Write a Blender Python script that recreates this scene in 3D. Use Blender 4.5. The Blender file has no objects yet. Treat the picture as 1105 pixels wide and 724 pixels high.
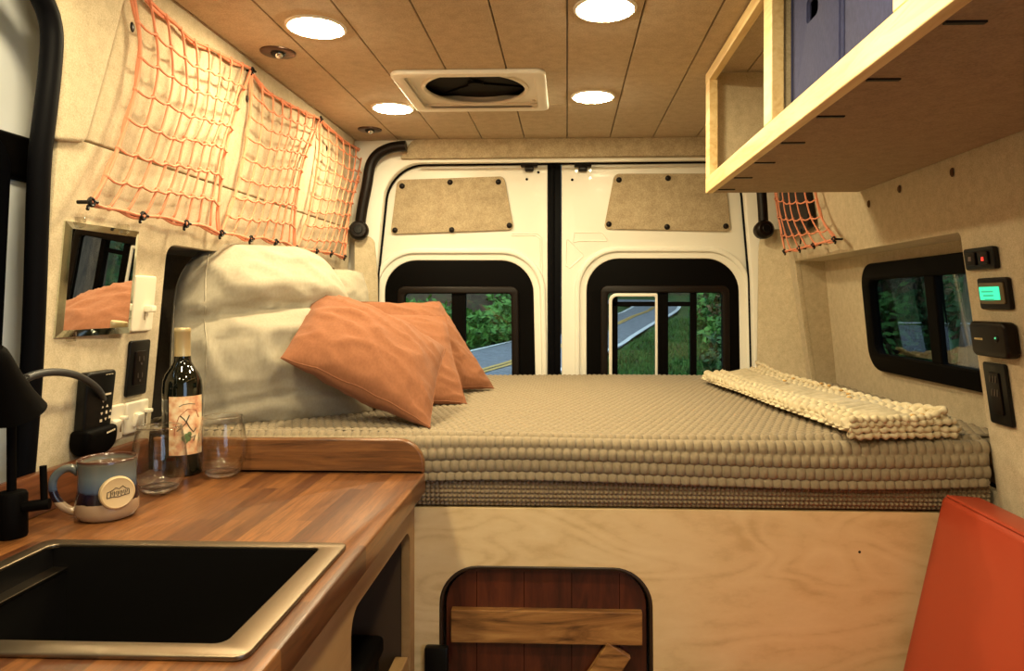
import bpy, bmesh, math, random
from mathutils import Vector, Matrix, noise
import numpy as np

random.seed(7)
rng = np.random.default_rng(7)
C = bpy.context.scene.collection
EYE = 1.21                                   # eye height above the van floor
F, VX, VY, TH = 750.0, 612.0, 325.0, math.radians(2.0)
PX0 = VX - F * math.tan(TH)
PI = math.pi


# ------------------------------------------------------------------ measuring helpers
def ray(px, py):
    cx, cz = (px - PX0) / F, -(py - VY) / F
    return Vector((cx * math.cos(TH) - math.sin(TH), cx * math.sin(TH) + math.cos(TH), cz))


def on_x(px, py, x):
    d = ray(px, py)
    return Vector((0, 0, EYE)) + d * (x / d.x)


def on_y(px, py, y):
    d = ray(px, py)
    return Vector((0, 0, EYE)) + d * (y / d.y)


def on_z(px, py, z):
    d = ray(px, py)
    return Vector((0, 0, EYE)) + d * ((z - EYE) / d.z)


# ------------------------------------------------------------------ mesh helpers
def new():
    return bmesh.new()


def box(bm, lo, hi, bevel=0.0, seg=2, m=None):
    t = bmesh.new()
    bmesh.ops.create_cube(t, size=1)
    c = [(a + b) / 2 for a, b in zip(lo, hi)]
    s = [abs(b - a) for a, b in zip(lo, hi)]
    for v in t.verts:
        v.co = Vector((c[0] + v.co.x * s[0], c[1] + v.co.y * s[1], c[2] + v.co.z * s[2]))
    if bevel > 0:
        bmesh.ops.bevel(t, geom=list(t.edges), offset=bevel, segments=seg, profile=0.5, affect='EDGES')
    if m is not None:
        bmesh.ops.transform(t, matrix=m, verts=t.verts)
    merge(bm, t)
    return bm


def merge(bm, t):
    me = bpy.data.meshes.new('tmp')
    t.to_mesh(me)
    t.free()
    bm.from_mesh(me)
    bpy.data.meshes.remove(me)


def lathe(bm, prof, seg=40, m=None, cap=False):
    t = bmesh.new()
    rings = []
    for r, z in prof:
        if r < 1e-6:
            rings.append([t.verts.new((0, 0, z))])
        else:
            rings.append([t.verts.new((r * math.cos(2 * PI * i / seg), r * math.sin(2 * PI * i / seg), z)) for i in range(seg)])
    for a, b in zip(rings, rings[1:]):
        for i in range(seg):
            j = (i + 1) % seg
            if len(a) == 1 and len(b) == 1:
                continue
            if len(a) == 1:
                t.faces.new((a[0], b[j], b[i]))
            elif len(b) == 1:
                t.faces.new((a[i], a[j], b[0]))
            else:
                t.faces.new((a[i], a[j], b[j], b[i]))
    bmesh.ops.recalc_face_normals(t, faces=t.faces)
    if m is not None:
        bmesh.ops.transform(t, matrix=m, verts=t.verts)
    merge(bm, t)
    return bm


def tube(bm, pts, r, seg=8, cyclic=False, caps=True):
    pts = [Vector(p) for p in pts]
    n = len(pts)
    rad = r if isinstance(r, (list, tuple)) else [r] * n
    rings = []
    prev = None
    for i, p in enumerate(pts):
        if cyclic:
            tg = pts[(i + 1) % n] - pts[i - 1]
        else:
            tg = pts[min(i + 1, n - 1)] - pts[max(i - 1, 0)]
        tg.normalize()
        if prev is None:
            a = Vector((0, 0, 1)) if abs(tg.z) < .9 else Vector((1, 0, 0))
            u = tg.cross(a).normalized()
        else:
            u = (prev - tg * prev.dot(tg)).normalized()
        prev = u
        w = tg.cross(u)
        rings.append([bm.verts.new(p + (u * math.cos(2 * PI * k / seg) + w * math.sin(2 * PI * k / seg)) * rad[i]) for k in range(seg)])
    m = n if cyclic else n - 1
    for i in range(m):
        a, b = rings[i], rings[(i + 1) % n]
        for k in range(seg):
            j = (k + 1) % seg
            bm.faces.new((a[k], a[j], b[j], b[k]))
    if caps and not cyclic:
        bm.faces.new(rings[0][::-1])
        bm.faces.new(rings[-1])
    return bm


def ball(bm, c, r, u=12, v=8, sc=(1, 1, 1)):
    m = Matrix.Translation(c) @ Matrix.Diagonal((r * sc[0], r * sc[1], r * sc[2], 1))
    bmesh.ops.create_uvsphere(bm, u_segments=u, v_segments=v, radius=1, matrix=m)
    return bm


def axis_m(origin, z, x=None):
    z = Vector(z).normalized()
    x = Vector(x) if x is not None else (Vector((0, 0, 1)) if abs(z.z) < .9 else Vector((1, 0, 0)))
    x = (x - z * x.dot(z)).normalized()
    y = z.cross(x)
    m = Matrix((x, y, z)).transposed().to_4x4()
    m.translation = Vector(origin)
    return m


def roundpoly(pts, r, n=7, lim=.49):
    out = []
    N = len(pts)
    rr = r if isinstance(r, (list, tuple)) else [r] * N
    for i in range(N):
        p0, p, p1 = Vector(pts[i - 1]), Vector(pts[i]), Vector(pts[(i + 1) % N])
        a, b = p0 - p, p1 - p
        la, lb = a.length, b.length
        d = min(rr[i], la * lim, lb * lim)
        if d < 1e-5:
            out.append(tuple(p))
            continue
        a, b = a / la * d, b / lb * d
        for k in range(n + 1):
            t = k / n
            q0, q3 = p + a, p + b
            q1, q2 = p + a * .45, p + b * .45
            q = q0 * (1 - t) ** 3 + q1 * 3 * t * (1 - t) ** 2 + q2 * 3 * t * t * (1 - t) + q3 * t ** 3
            out.append((q.x, q.y))
    return out


def plate(loops, depth, mapf, bevel=0.0):
    cu = bpy.data.curves.new('tmp', 'CURVE')
    cu.dimensions = '2D'
    cu.fill_mode = 'BOTH'
    cu.extrude = max(depth / 2 - bevel, 0)
    cu.bevel_depth = bevel
    cu.bevel_resolution = 2
    cu.offset = -bevel
    for lp in loops:
        s = cu.splines.new('POLY')
        s.points.add(len(lp) - 1)
        for p, q in zip(s.points, lp):
            p.co = (q[0], q[1], 0, 1)
        s.use_cyclic_u = True
    ob = bpy.data.objects.new('tmp', cu)
    C.objects.link(ob)
    me = bpy.data.meshes.new_from_object(ob.evaluated_get(bpy.context.evaluated_depsgraph_get()))
    bm = bmesh.new()
    bm.from_mesh(me)
    bpy.data.objects.remove(ob)
    bpy.data.curves.remove(cu)
    bpy.data.meshes.remove(me)
    bmesh.ops.remove_doubles(bm, verts=bm.verts, dist=1e-5)
    for v in bm.verts:
        v.co = Vector(mapf(v.co.x, v.co.y, v.co.z))
    bmesh.ops.recalc_face_normals(bm, faces=bm.faces)
    return bm


def xz(y0):
    return lambda a, b, c: (a, y0 + c, b)


def yz(xf):
    return lambda a, b, c: ((xf(b) if callable(xf) else xf) + c, a, b)


def xy(z0):
    return lambda a, b, c: (a, b, z0 + c)


# ------------------------------------------------------------------ objects
def root_of(o):
    p = Vector((0, 0, 0))
    while o is not None:
        p = p + o.location
        o = o.parent
    return p


def obj(name, bm, m, parent=None, origin=None, smooth=False):
    """one mesh object; its vertices are given in world coordinates"""
    me = bpy.data.meshes.new(name)
    base = root_of(parent) if parent is not None else Vector(origin if origin is not None else (0, 0, 0))
    if parent is None and origin is None and len(bm.verts):
        xs = [v.co for v in bm.verts]
        lo = [min(v[i] for v in xs) for i in range(3)]
        hi = [max(v[i] for v in xs) for i in range(3)]
        base = Vector(((lo[0] + hi[0]) / 2, (lo[1] + hi[1]) / 2, lo[2]))
    bmesh.ops.translate(bm, verts=bm.verts, vec=-base)
    bm.to_mesh(me)
    bm.free()
    if smooth:
        me.polygons.foreach_set('use_smooth', [True] * len(me.polygons))
        if smooth != 'all':
            try:
                me.set_sharp_from_angle(angle=math.radians(40))
            except Exception:
                pass
    if m is not None:
        me.materials.append(m)
    o = bpy.data.objects.new(name, me)
    C.objects.link(o)
    if parent is not None:
        o.parent = parent
    else:
        o.location = base
    return o


def tag(o, label, cat, group=None):
    o['label'] = label
    o['category'] = cat
    if group:
        o['group'] = group
    return o


def thing(name, loc, label, cat, group=None):
    o = bpy.data.objects.new(name, None)
    o.empty_display_size = .05
    C.objects.link(o)
    o.location = loc
    return tag(o, label, cat, group)


def struct(o):
    o['kind'] = 'structure'
    return o


def dup(o, loc, label=None, group=None):
    def rec(s, par):
        c = s.copy()
        C.objects.link(c)
        if par is not None:
            c.parent = par
        for ch in [q for q in s.children]:
            rec(ch, c)
        return c
    r = rec(o, None)
    r.location = loc
    if label:
        r['label'] = label
    if group:
        r['group'] = group
    return r


# ------------------------------------------------------------------ materials
def nodes(name):
    m = bpy.data.materials.new(name)
    m.use_nodes = True
    t = m.node_tree
    return m, t, t.nodes['Principled BSDF']


def mat(name, col, rough=.5, metal=0, coat=0, emit=None, es=0, spec=None):
    m, t, b = nodes(name)
    b.inputs['Base Color'].default_value = (*col, 1)
    b.inputs['Roughness'].default_value = rough
    b.inputs['Metallic'].default_value = metal
    b.inputs['Coat Weight'].default_value = coat
    if spec is not None:
        b.inputs['Specular IOR Level'].default_value = spec
    if emit:
        b.inputs['Emission Color'].default_value = (*emit, 1)
        b.inputs['Emission Strength'].default_value = es
    return m


def N(t, typ, **kw):
    n = t.nodes.new(typ)
    for k, v in kw.items():
        if k in n.inputs:
            n.inputs[k].default_value = v
        else:
            setattr(n, k, v)
    return n


def ramp(t, stops):
    r = t.nodes.new('ShaderNodeValToRGB')
    e = r.color_ramp.elements
    while len(e) < len(stops):
        e.new(.5)
    for x, (p, c) in zip(e, stops):
        x.position = p
        x.color = (*c, 1)
    return r


def bump(t, b, src, strength, dist=.002):
    n = N(t, 'ShaderNodeBump', Strength=strength, Distance=dist)
    t.links.new(src, n.inputs['Height'])
    t.links.new(n.outputs[0], b.inputs['Normal'])


def felt(name, c1, c2, scale=45):
    m, t, b = nodes(name)
    tc = N(t, 'ShaderNodeTexCoord')
    n1 = N(t, 'ShaderNodeTexNoise', Scale=scale, Detail=6.0, Roughness=.7)
    n2 = N(t, 'ShaderNodeTexNoise', Scale=scale * 9, Detail=2.0)
    t.links.new(tc.outputs['Object'], n1.inputs['Vector'])
    t.links.new(tc.outputs['Object'], n2.inputs['Vector'])
    mx = N(t, 'ShaderNodeMix', data_type='FLOAT')
    mx.inputs[0].default_value = .5
    t.links.new(n1.outputs[0], mx.inputs[2])
    t.links.new(n2.outputs[0], mx.inputs[3])
    r = ramp(t, [(.36, c2), (.62, c1)])
    t.links.new(mx.outputs[0], r.inputs[0])
    t.links.new(r.outputs[0], b.inputs['Base Color'])
    b.inputs['Roughness'].default_value = .95
    b.inputs['Specular IOR Level'].default_value = .15
    b.inputs['Sheen Weight'].default_value = .15
    bump(t, b, n2.outputs[0], .25, .002)
    return m


def fabric(name, col, col2, scale=900, bs=.3, sheen=.2):
    m, t, b = nodes(name)
    tc = N(t, 'ShaderNodeTexCoord')
    n = N(t, 'ShaderNodeTexNoise', Scale=scale * .12, Detail=4.0)
    mp = N(t, 'ShaderNodeMapping')
    mp.inputs['Scale'].default_value = (1, 1, .5)
    t.links.new(tc.outputs['Object'], mp.inputs[0])
    t.links.new(mp.outputs[0], n.inputs['Vector'])
    r = ramp(t, [(.35, col2), (.65, col)])
    t.links.new(n.outputs[0], r.inputs[0])
    t.links.new(r.outputs[0], b.inputs['Base Color'])
    n2 = N(t, 'ShaderNodeTexNoise', Scale=scale * .6, Detail=1.0)
    t.links.new(tc.outputs['Object'], n2.inputs['Vector'])
    bump(t, b, n2.outputs[0], bs, .001)
    b.inputs['Roughness'].default_value = .9
    b.inputs['Specular IOR Level'].default_value = .2
    b.inputs['Sheen Weight'].default_value = sheen
    return m


def wood(name, c1, c2, c3, axis='X', scale=6, stretch=14, rough=.4, coat=.0, dist=.6):
    """long grain along one axis"""
    m, t, b = nodes(name)
    tc = N(t, 'ShaderNodeTexCoord')
    mp = N(t, 'ShaderNodeMapping')
    s = [stretch] * 3
    s['XYZ'.index(axis)] = 1.0
    mp.inputs['Scale'].default_value = s
    t.links.new(tc.outputs['Object'], mp.inputs[0])
    n = N(t, 'ShaderNodeTexNoise', Scale=scale, Detail=8.0, Roughness=.65, Distortion=dist)
    t.links.new(mp.outputs[0], n.inputs['Vector'])
    r = ramp(t, [(.3, c3), (.5, c2), (.7, c1)])
    t.links.new(n.outputs[0], r.inputs[0])
    t.links.new(r.outputs[0], b.inputs['Base Color'])
    b.inputs['Roughness'].default_value = rough
    b.inputs['Coat Weight'].default_value = coat
    b.inputs['Coat Roughness'].default_value = .25
    bump(t, b, n.outputs[0], .08, .001)
    return m


def butcher(name):
    m, t, b = nodes(name)
    tc = N(t, 'ShaderNodeTexCoord')
    mp = N(t, 'ShaderNodeMapping')
    mp.inputs['Rotation'].default_value = (0, 0, PI / 2)
    t.links.new(tc.outputs['Object'], mp.inputs[0])
    br = N(t, 'ShaderNodeTexBrick', Scale=1.0)
    br.inputs['Color1'].default_value = (.080, .026, .009, 1)
    br.inputs['Color2'].default_value = (.235, .092, .027, 1)
    br.inputs['Mortar'].default_value = (.12, .05, .015, 1)
    br.inputs['Brick Width'].default_value = .30
    br.inputs['Row Height'].default_value = .027
    br.inputs['Mortar Size'].default_value = .0006
    br.inputs['Bias'].default_value = -.05
    br.offset = .37
    t.links.new(mp.outputs[0], br.inputs['Vector'])
    mp2 = N(t, 'ShaderNodeMapping')
    mp2.inputs['Scale'].default_value = (22, 1.6, 22)
    t.links.new(tc.outputs['Object'], mp2.inputs[0])
    n = N(t, 'ShaderNodeTexNoise', Scale=7.0, Detail=8.0, Roughness=.7, Distortion=.8)
    t.links.new(mp2.outputs[0], n.inputs['Vector'])
    r = ramp(t, [(.3, (.42, .36, .32)), (.55, (1, 1, 1)), (.75, (1.25, 1.2, 1.1))])
    t.links.new(n.outputs[0], r.inputs[0])
    mx = N(t, 'ShaderNodeMix', data_type='RGBA', blend_type='MULTIPLY')
    mx.inputs[0].default_value = 1
    t.links.new(br.outputs[0], mx.inputs[6])
    t.links.new(r.outputs[0], mx.inputs[7])
    t.links.new(mx.outputs[2], b.inputs['Base Color'])
    b.inputs['Roughness'].default_value = .33
    b.inputs['Coat Weight'].default_value = .25
    b.inputs['Coat Roughness'].default_value = .2
    return m


def clear_glass(name, tint):
    m, t, b = nodes(name)
    t.nodes.remove(b)
    tr = N(t, 'ShaderNodeBsdfTransparent')
    tr.inputs[0].default_value = (*tint, 1)
    gl = N(t, 'ShaderNodeBsdfGlossy', Roughness=.01)
    lw_ = N(t, 'ShaderNodeLayerWeight', Blend=.5)
    p5 = N(t, 'ShaderNodeMath', operation='POWER')
    p5.inputs[1].default_value = 3.0
    fr = N(t, 'ShaderNodeMath', operation='MULTIPLY_ADD')
    fr.inputs[1].default_value = .85
    fr.inputs[2].default_value = .034
    t.links.new(lw_.outputs['Facing'], p5.inputs[0])
    t.links.new(p5.outputs[0], fr.inputs[0])
    mx = N(t, 'ShaderNodeMixShader')
    t.links.new(fr.outputs[0], mx.inputs[0])
    t.links.new(tr.outputs[0], mx.inputs[1])
    t.links.new(gl.outputs[0], mx.inputs[2])
    t.links.new(mx.outputs[0], t.nodes['Material Output'].inputs[0])
    return m


FELT = felt('felt_beige', (.60, .505, .35), (.42, .345, .225))
FELT_C = felt('felt_ceiling', (.54, .43, .29), (.37, .285, .185), 30)
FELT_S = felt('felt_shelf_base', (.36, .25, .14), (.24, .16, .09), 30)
FELT_D = felt('felt_insert', (.50, .405, .265), (.31, .24, .15), 28)
WHITE = mat('white_paint', (.82, .795, .71), .42, coat=.05)
WPLAST = mat('white_plastic', (.78, .745, .67), .4)
BLACK = mat('black_plastic', (.004, .004, .004), .35, spec=.25)
BLACKM = mat('black_matte', (.0018, .0014, .0013), .6, spec=.05)
RUBBER = mat('black_rubber', (.002, .002, .003), .55, spec=.06)
BROWNB = mat('dark_brown_plastic', (.006, .003, .002), .4, spec=.22)
STEEL = mat('brushed_steel', (.45, .43, .40), .3, 1)
CHROME = mat('chrome', (.8, .8, .8), .12, 1)
RUST = fabric('rust_linen', (.28, .113, .055), (.245, .097, .046), 1600, .35, .1)
LINEN = fabric('beige_linen', (.43, .385, .295), (.395, .35, .265), 1600, .3, .1)
ORANGE = mat('orange_cord', (.74, .27, .15), .7)
PINE = wood('pine', (.86, .68, .36), (.78, .58, .28), (.64, .42, .17), 'Y', 5, 9, .5)
BIRCH, t, b = nodes('birch_ply')
tc = N(t, 'ShaderNodeTexCoord')
mp = N(t, 'ShaderNodeMapping')
mp.inputs['Scale'].default_value = (1.1, 1, 2.6)
t.links.new(tc.outputs['Object'], mp.inputs[0])
n0 = N(t, 'ShaderNodeTexNoise', Scale=1.5, Detail=2.0, Roughness=.5, Distortion=.8)
t.links.new(mp.outputs[0], n0.inputs['Vector'])
mm = N(t, 'ShaderNodeMath', operation='MULTIPLY')
mm.inputs[1].default_value = 16.0
t.links.new(n0.outputs[0], mm.inputs[0])
fr_ = N(t, 'ShaderNodeMath', operation='PINGPONG')
fr_.inputs[1].default_value = .5
t.links.new(mm.outputs[0], fr_.inputs[0])
n2 = N(t, 'ShaderNodeTexNoise', Scale=5.0, Detail=7.0, Roughness=.7)
t.links.new(mp.outputs[0], n2.inputs['Vector'])
ad = N(t, 'ShaderNodeMath', operation='MULTIPLY_ADD')
ad.inputs[1].default_value = .40
t.links.new(fr_.outputs[0], ad.inputs[0])
t.links.new(n2.outputs[0], ad.inputs[2])
r = ramp(t, [(.40, (.62, .44, .225)), (.58, (.74, .555, .31)), (.85, (.80, .625, .37))])
t.links.new(ad.outputs[0], r.inputs[0])
t.links.new(r.outputs[0], b.inputs['Base Color'])
b.inputs['Roughness'].default_value = .45
BIRCHC = wood('birch_cabinet', (.36, .22, .095), (.31, .185, .078), (.24, .135, .052), 'Y', 3, 5, .45)
MAHOG = wood('dark_plank', (.13, .030, .011), (.075, .016, .007), (.018, .005, .003), 'Z', 4, 7, .32, .3)
RAILW = wood('burnt_rail', (.52, .28, .09), (.33, .15, .045), (.03, .010, .004), 'X', 2.4, 8, .4, .1, 2.2)
BUTCH = butcher('butcher_block')
REDV = mat('rust_red_vinyl', (.34, .043, .016), .42)
NAVY = fabric('blue_canvas', (.045, .052, .135), (.036, .042, .11), 1500, .3, .05)
GUN = mat('gunmetal_rim', (.24, .19, .135), .36, 1)
BASIN = mat('dark_basin', (.020, .018, .017), .3, .7)
GLASS_T = clear_glass('tinted_pane', (.75, .79, .77))
GLASS_D = clear_glass('dark_pane', (.42, .47, .48))
LAMP = mat('lamp_glow', (1, .9, .7), .5, emit=(1, .82, .48), es=105)
MIRROR = mat('mirror_silver', (.9, .9, .88), .01, 1)


# ------------------------------------------------------------------ the van shell
def xl(z):                                    # left wall surface
    if z < 1.495:
        return -.905 + (z - .92) * .094
    return -.851 + (z - 1.495) * .03


def xr(z):                                    # right wall surface
    if z < 1.36:
        return .893 - (z - .92) * .14
    return .831 - (z - 1.36) * .1


YB = 2.80                                     # plane of the rear doors
CZ = 1.85                                     # ceiling height
YF = -1.3                                     # front end of the built shell

bm = box(new(), (-1.15, YF, -.05), (1.15, 2.95, 0))
struct(obj('floor', bm, mat('vinyl_floor', (.12, .09, .06), .5)))

# ceiling planks with an opening for the roof fan
hole = (-.465, 1.935, -.09, 2.26)
bm = new()
k = -6
while True:
    a, b = k * .1675, (k + 1) * .1675
    k += 1
    if a > .86:
        break
    if b < -.87:
        continue
    a, b = max(a, -.87), min(b, .84)
    g = .0016
    rects = [(a + g, YF, b - g, 2.765)]
    if b > hole[0] and a < hole[2]:
        rects = [(a + g, YF, b - g, hole[1]), (a + g, hole[3], b - g, 2.765)]
        if a < hole[0]:
            rects.append((a + g, hole[1], hole[0], hole[3]))
        if b > hole[2]:
            rects.append((hole[2], hole[1], b - g, hole[3]))
    for r in rects:
        box(bm, (r[0], r[1], CZ), (r[2], r[3], CZ + .012), .0022, 2)
ceil = struct(obj('ceiling', bm, FELT_C))
bm = box(new(), (-1.15, YF, CZ + .09), (1.15, 2.95, CZ + .12))
for lo, hi in (((-1.15, YF, CZ + .012), (hole[0], 2.9, CZ + .02)), ((hole[2], YF, CZ + .012), (1.15, 2.9, CZ + .02)),
               ((hole[0], YF, CZ + .012), (hole[2], hole[1], CZ + .02)), ((hole[0], hole[3], CZ + .012), (hole[2], 2.9, CZ + .02))):
    box(bm, lo, hi)
struct(obj('ceiling_backing', bm, BROWNB))

# left wall, lower panel with the sleeping niche, upper panel above the seam
NLY0, NLY1, NLT, NB = 1.477, 2.58, 1.333, .905
loops = [roundpoly([(1.135, 0), (2.72, 0), (2.72, 1.492), (1.135, 1.492)], 0.001),
         roundpoly([(NLY0, NB - .1), (NLY1, NB - .1), (NLY1, NLT), (NLY0, NLT)], [.001, .001, .03, .03])]
struct(obj('wall_left', plate(loops, .02, lambda a, b, c: (xl(b) - .01 + c, a, b), .002), FELT, smooth=True))
loops = [roundpoly([(1.135, 1.495), (2.72, 1.495), (2.72, CZ), (1.03, CZ), (1.125, 1.70)], [.001, .001, .001, .001, .06])]
bm = plate(loops, .02, lambda a, b, c: (xl(b) - .01 + c, a, b), .003)
wlu = struct(obj('wall_left_upper', bm, FELT, smooth=True))
bp_ = [(60, 152), (91, 154), (112, 70), (128, 0), (138, -60), (40, -60), (56, 0), (66, 60)]
bp_ = [on_x(px, py, xl(1.65)) for px, py in bp_]
bp_ = [(p.y, min(p.z, CZ - .002)) for p in bp_]
struct(obj('trim_wall_pillar', plate([roundpoly(bp_, .01)], .014, lambda a, b, c: (xl(b) + .003 + c, a, b), .0065), FELT, smooth=True))
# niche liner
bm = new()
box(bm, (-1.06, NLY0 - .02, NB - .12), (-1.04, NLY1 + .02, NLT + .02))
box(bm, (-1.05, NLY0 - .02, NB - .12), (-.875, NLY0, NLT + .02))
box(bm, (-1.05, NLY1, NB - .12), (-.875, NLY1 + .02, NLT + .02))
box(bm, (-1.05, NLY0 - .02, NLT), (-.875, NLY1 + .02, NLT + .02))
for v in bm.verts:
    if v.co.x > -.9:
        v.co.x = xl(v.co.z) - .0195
struct(obj('wall_left_niche', bm, felt('felt_niche_shade', (.055, .042, .03), (.03, .023, .016))))  # deep shade of the niche is put into the felt colour
# body shell beyond the left wall and the front of the van
bm = box(new(), (-1.16, YF, -.05), (-1.13, 2.9, CZ + .1))
struct(obj('wall_left_shell', bm, BROWNB))
bm = box(new(), (-1.15, YF - .03, -.05), (1.15, YF, CZ + .1))
struct(obj('wall_front', bm, FELT_D))
bm = box(new(), (-.86, YF, CZ - .11), (-.835, 1.03, CZ))
box(bm, (-1.13, YF, CZ - .04), (-.86, 1.15, CZ))
struct(obj('wall_left_header', bm, FELT))

# right wall with its window niche
NRY0, NRY1, NRT = 1.504, 2.575, 1.356
loops = [[(.12, 0), (2.73, 0), (2.73, CZ), (YF, CZ), (YF, 1.72), (.12, 1.72)],
         roundpoly([(NRY0, NB - .1), (NRY1, NB - .1), (NRY1, NRT), (NRY0, NRT)], [.001, .001, .012, .012])]
bm = plate(loops, .02, lambda a, b, c: (xr(b) + .01 + c, a, b), .002)
bmesh.ops.bisect_plane(bm, geom=list(bm.verts) + list(bm.edges) + list(bm.faces), plane_co=(0, 0, 1.36), plane_no=(0, 0, 1))
for v in bm.verts:
    pass
struct(obj('wall_right', bm, FELT))
NXR = .965


def nxr(z):
    return NXR - (z - 1.1) * .1


bm = new()
box(bm, (.84, NRY0 - .02, NB - .12), (1.0, NRY0, NRT + .02))
box(bm, (.85, NRY1, NB - .12), (1.0, NRY1 + .02, NRT + .02))
box(bm, (.84, NRY0 - .02, NRT), (1.0, NRY1 + .02, NRT + .02))
for v in bm.verts:
    if v.co.x < .9:
        v.co.x = xr(v.co.z) + .0195
struct(obj('wall_right_niche', bm, FELT))
wlo = [on_x(931, 293, .955), on_x(948, 389, .975)]
wz1, wz0 = 1.31, 1.015
wy0, wy1 = 1.50, 2.205
loops = [roundpoly([(NRY0 - .01, NB - .12), (NRY1 + .01, NB - .12), (NRY1 + .01, NRT + .01), (NRY0 - .01, NRT + .01)], .001),
         roundpoly([(wy0, wz0), (wy1, wz0), (wy1, wz1), (wy0, wz1)], .06)]
struct(obj('wall_right_niche_back', plate(loops, .012, lambda a, b, c: (nxr(b) + .006 + c, a, b)), FELT))
bm = box(new(), (1.08, .12, -.05), (1.10, 1.45, CZ + .1))
box(bm, (1.08, 1.45, -.05), (1.10, 2.9, .95))
box(bm, (1.08, 1.45, 1.38), (1.10, 2.9, CZ + .1))
box(bm, (1.08, 2.78, .95), (1.10, 2.9, 1.38))
struct(obj('wall_right_shell', bm, BROWNB))
for i, (yy, zz) in enumerate(((1.03, 1.395), (1.31, 1.40), (1.56, 1.40))):
    pass

# side window in the right niche
WX = lambda z: nxr(z) - .008
win = struct(obj('window_3', plate([roundpoly([(wy0 - .015, wz0 - .015), (wy1 + .02, wz0 - .018), (wy1 + .02, wz1 + .015), (wy0 - .015, wz1 + .015)], .07),
                                    roundpoly([(wy0 + .03, wz0 + .035), (wy1 - .03, wz0 + .035), (wy1 - .03, wz1 - .035), (wy0 + .03, wz1 - .035)], .03)],
                                   .03, lambda a, b, c: (WX(b) + c, a, b), .005), BLACKM, smooth=True))
bm = box(new(), (.955, 1.80, wz0 + .01), (.98, 1.85, wz1 - .01), .004)
for v in bm.verts:
    v.co.x += WX(v.co.z) - .965
obj('mullion', bm, BLACKM, win)
bm = box(new(), (.97, 1.845, wz0 + .03), (.974, wy1 - .02, wz1 - .03))
for v in bm.verts:
    v.co.x += WX(v.co.z) - .965
obj('dark_pane', bm, GLASS_D, win)['label'] = 'darker tinted pane'
bm = box(new(), (.964, wy0 + .02, wz0 + .03), (.968, 1.805, wz1 - .03))
for v in bm.verts:
    v.co.x += WX(v.co.z) - .965
obj('pane', bm, GLASS_T, win)

# ------------------------------------------------------------------ rear end
def PY(px, py, y=YB):
    p = on_y(px, py, y)
    return (p.x, p.z)


# body frame of the rear doors
loops = [[(-1.12, 0), (1.12, 0), (1.12, CZ + .09), (-1.12, CZ + .09)],
         roundpoly([PY(401, 560, 2.75), PY(405, 300, 2.75), PY(418, 176, 2.75), PY(800, 172, 2.75), PY(811, 300, 2.75), PY(817, 560, 2.75)],
                   [.01, .02, .14, .14, .02, .01], 10)]
df = struct(obj('trim_rear_door_frame', plate(loops, .04, xz(2.765), .006), WHITE, smooth=True))
box_b = box(new(), (-1.12, 2.845, -.05), (1.12, 2.87, .62))
struct(obj('wall_rear', box_b, BROWNB))
ringp = loops[1]
obj('door_seal', tube(new(), [(p[0], 2.791, p[1]) for p in ringp], .006, 8, True), RUBBER, df, smooth=True)
# felt header over the doors
a, b, c_, d = PY(432, 172, 2.74), PY(446, 154, 2.74), PY(800, 150, 2.74), PY(800, 169, 2.74)
struct(obj('trim_rear_header', plate([roundpoly([a, (b[0], CZ), (c_[0], CZ), d], [.01, .02, .001, .001])], .02, xz(2.735), .003), FELT_D, smooth=True))
bm = tube(new(), [(on_y(450, 174.5, 2.72)), on_y(620, 174, 2.72), on_y(800, 171, 2.72)], .0045, 8)
obj('drip_rail', bm, WHITE, df, smooth=True)

# corner pillars in felt
bm = plate([roundpoly([(-.83, .6), (-.745, .6), (-.752, 1.30), (-.765, 1.46), (-.83, 1.48)], [.001, .001, .03, .02, .001])], .012,
           lambda p, q, r: (p, 2.74 - (p + .75) * 0.6 * -1 + r, q), .002)
struct(obj('trim_pillar_left', bm, FELT, smooth=True))
bm = plate([roundpoly([(.735, .6), (.93, .6), (.87, 1.485), (.765, 1.485), (.745, 1.44)], [.001, .001, .001, .03, .02])], .012,
           lambda p, q, r: (p, 2.735 - (p - .74) * .75 + r, q), .002)
struct(obj('trim_pillar_right', bm, FELT, smooth=True))


def rear_door(name, outline, radii, wpx, wr, insert, buttons, emb):
    wl = roundpoly([PY(*p) for p in wpx], wr, 10)
    d_ = struct(obj(name, plate([roundpoly([PY(*p) for p in outline], radii, 10), wl], .04, xz(YB + .02), .004), WHITE, smooth=True))
    # raised surround round the window opening
    cx = sum(p[0] for p in wpx) / 4
    cy = sum(p[1] for p in wpx) / 4

    def grow(k):
        return roundpoly([PY(p[0] + (k if p[0] > cx else -k), p[1] + (k if p[1] > cy else -k)) for p in wpx], [q * (1 + k / 40) for q in wr], 10)
    obj('window_surround', plate([grow(13), grow(7)], .022, xz(YB), .0075), WHITE, d_, smooth=True)
    ins = obj('felt_insert', plate([roundpoly([PY(*p, YB - .01) for p in insert], .02)], .008, xz(YB - .006), .003), FELT_D, d_, smooth=True)
    for p in buttons:
        q = on_y(*p, YB - .012)
        bm = lathe(new(), [(0, .008), (.006, .0075), (.0105, .004), (.0115, 0)], 18, axis_m((q.x, YB - .010, q.z), (0, -1, 0)))
        obj('button', bm, BROWNB, ins, smooth=True)
    for lp in emb:
        bm = tube(new(), [on_y(*p, YB + .0005) for p in lp], .0035, 6, True)
        obj('pressed_rib', bm, WHITE, d_, smooth=True)
    return d_


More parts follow.
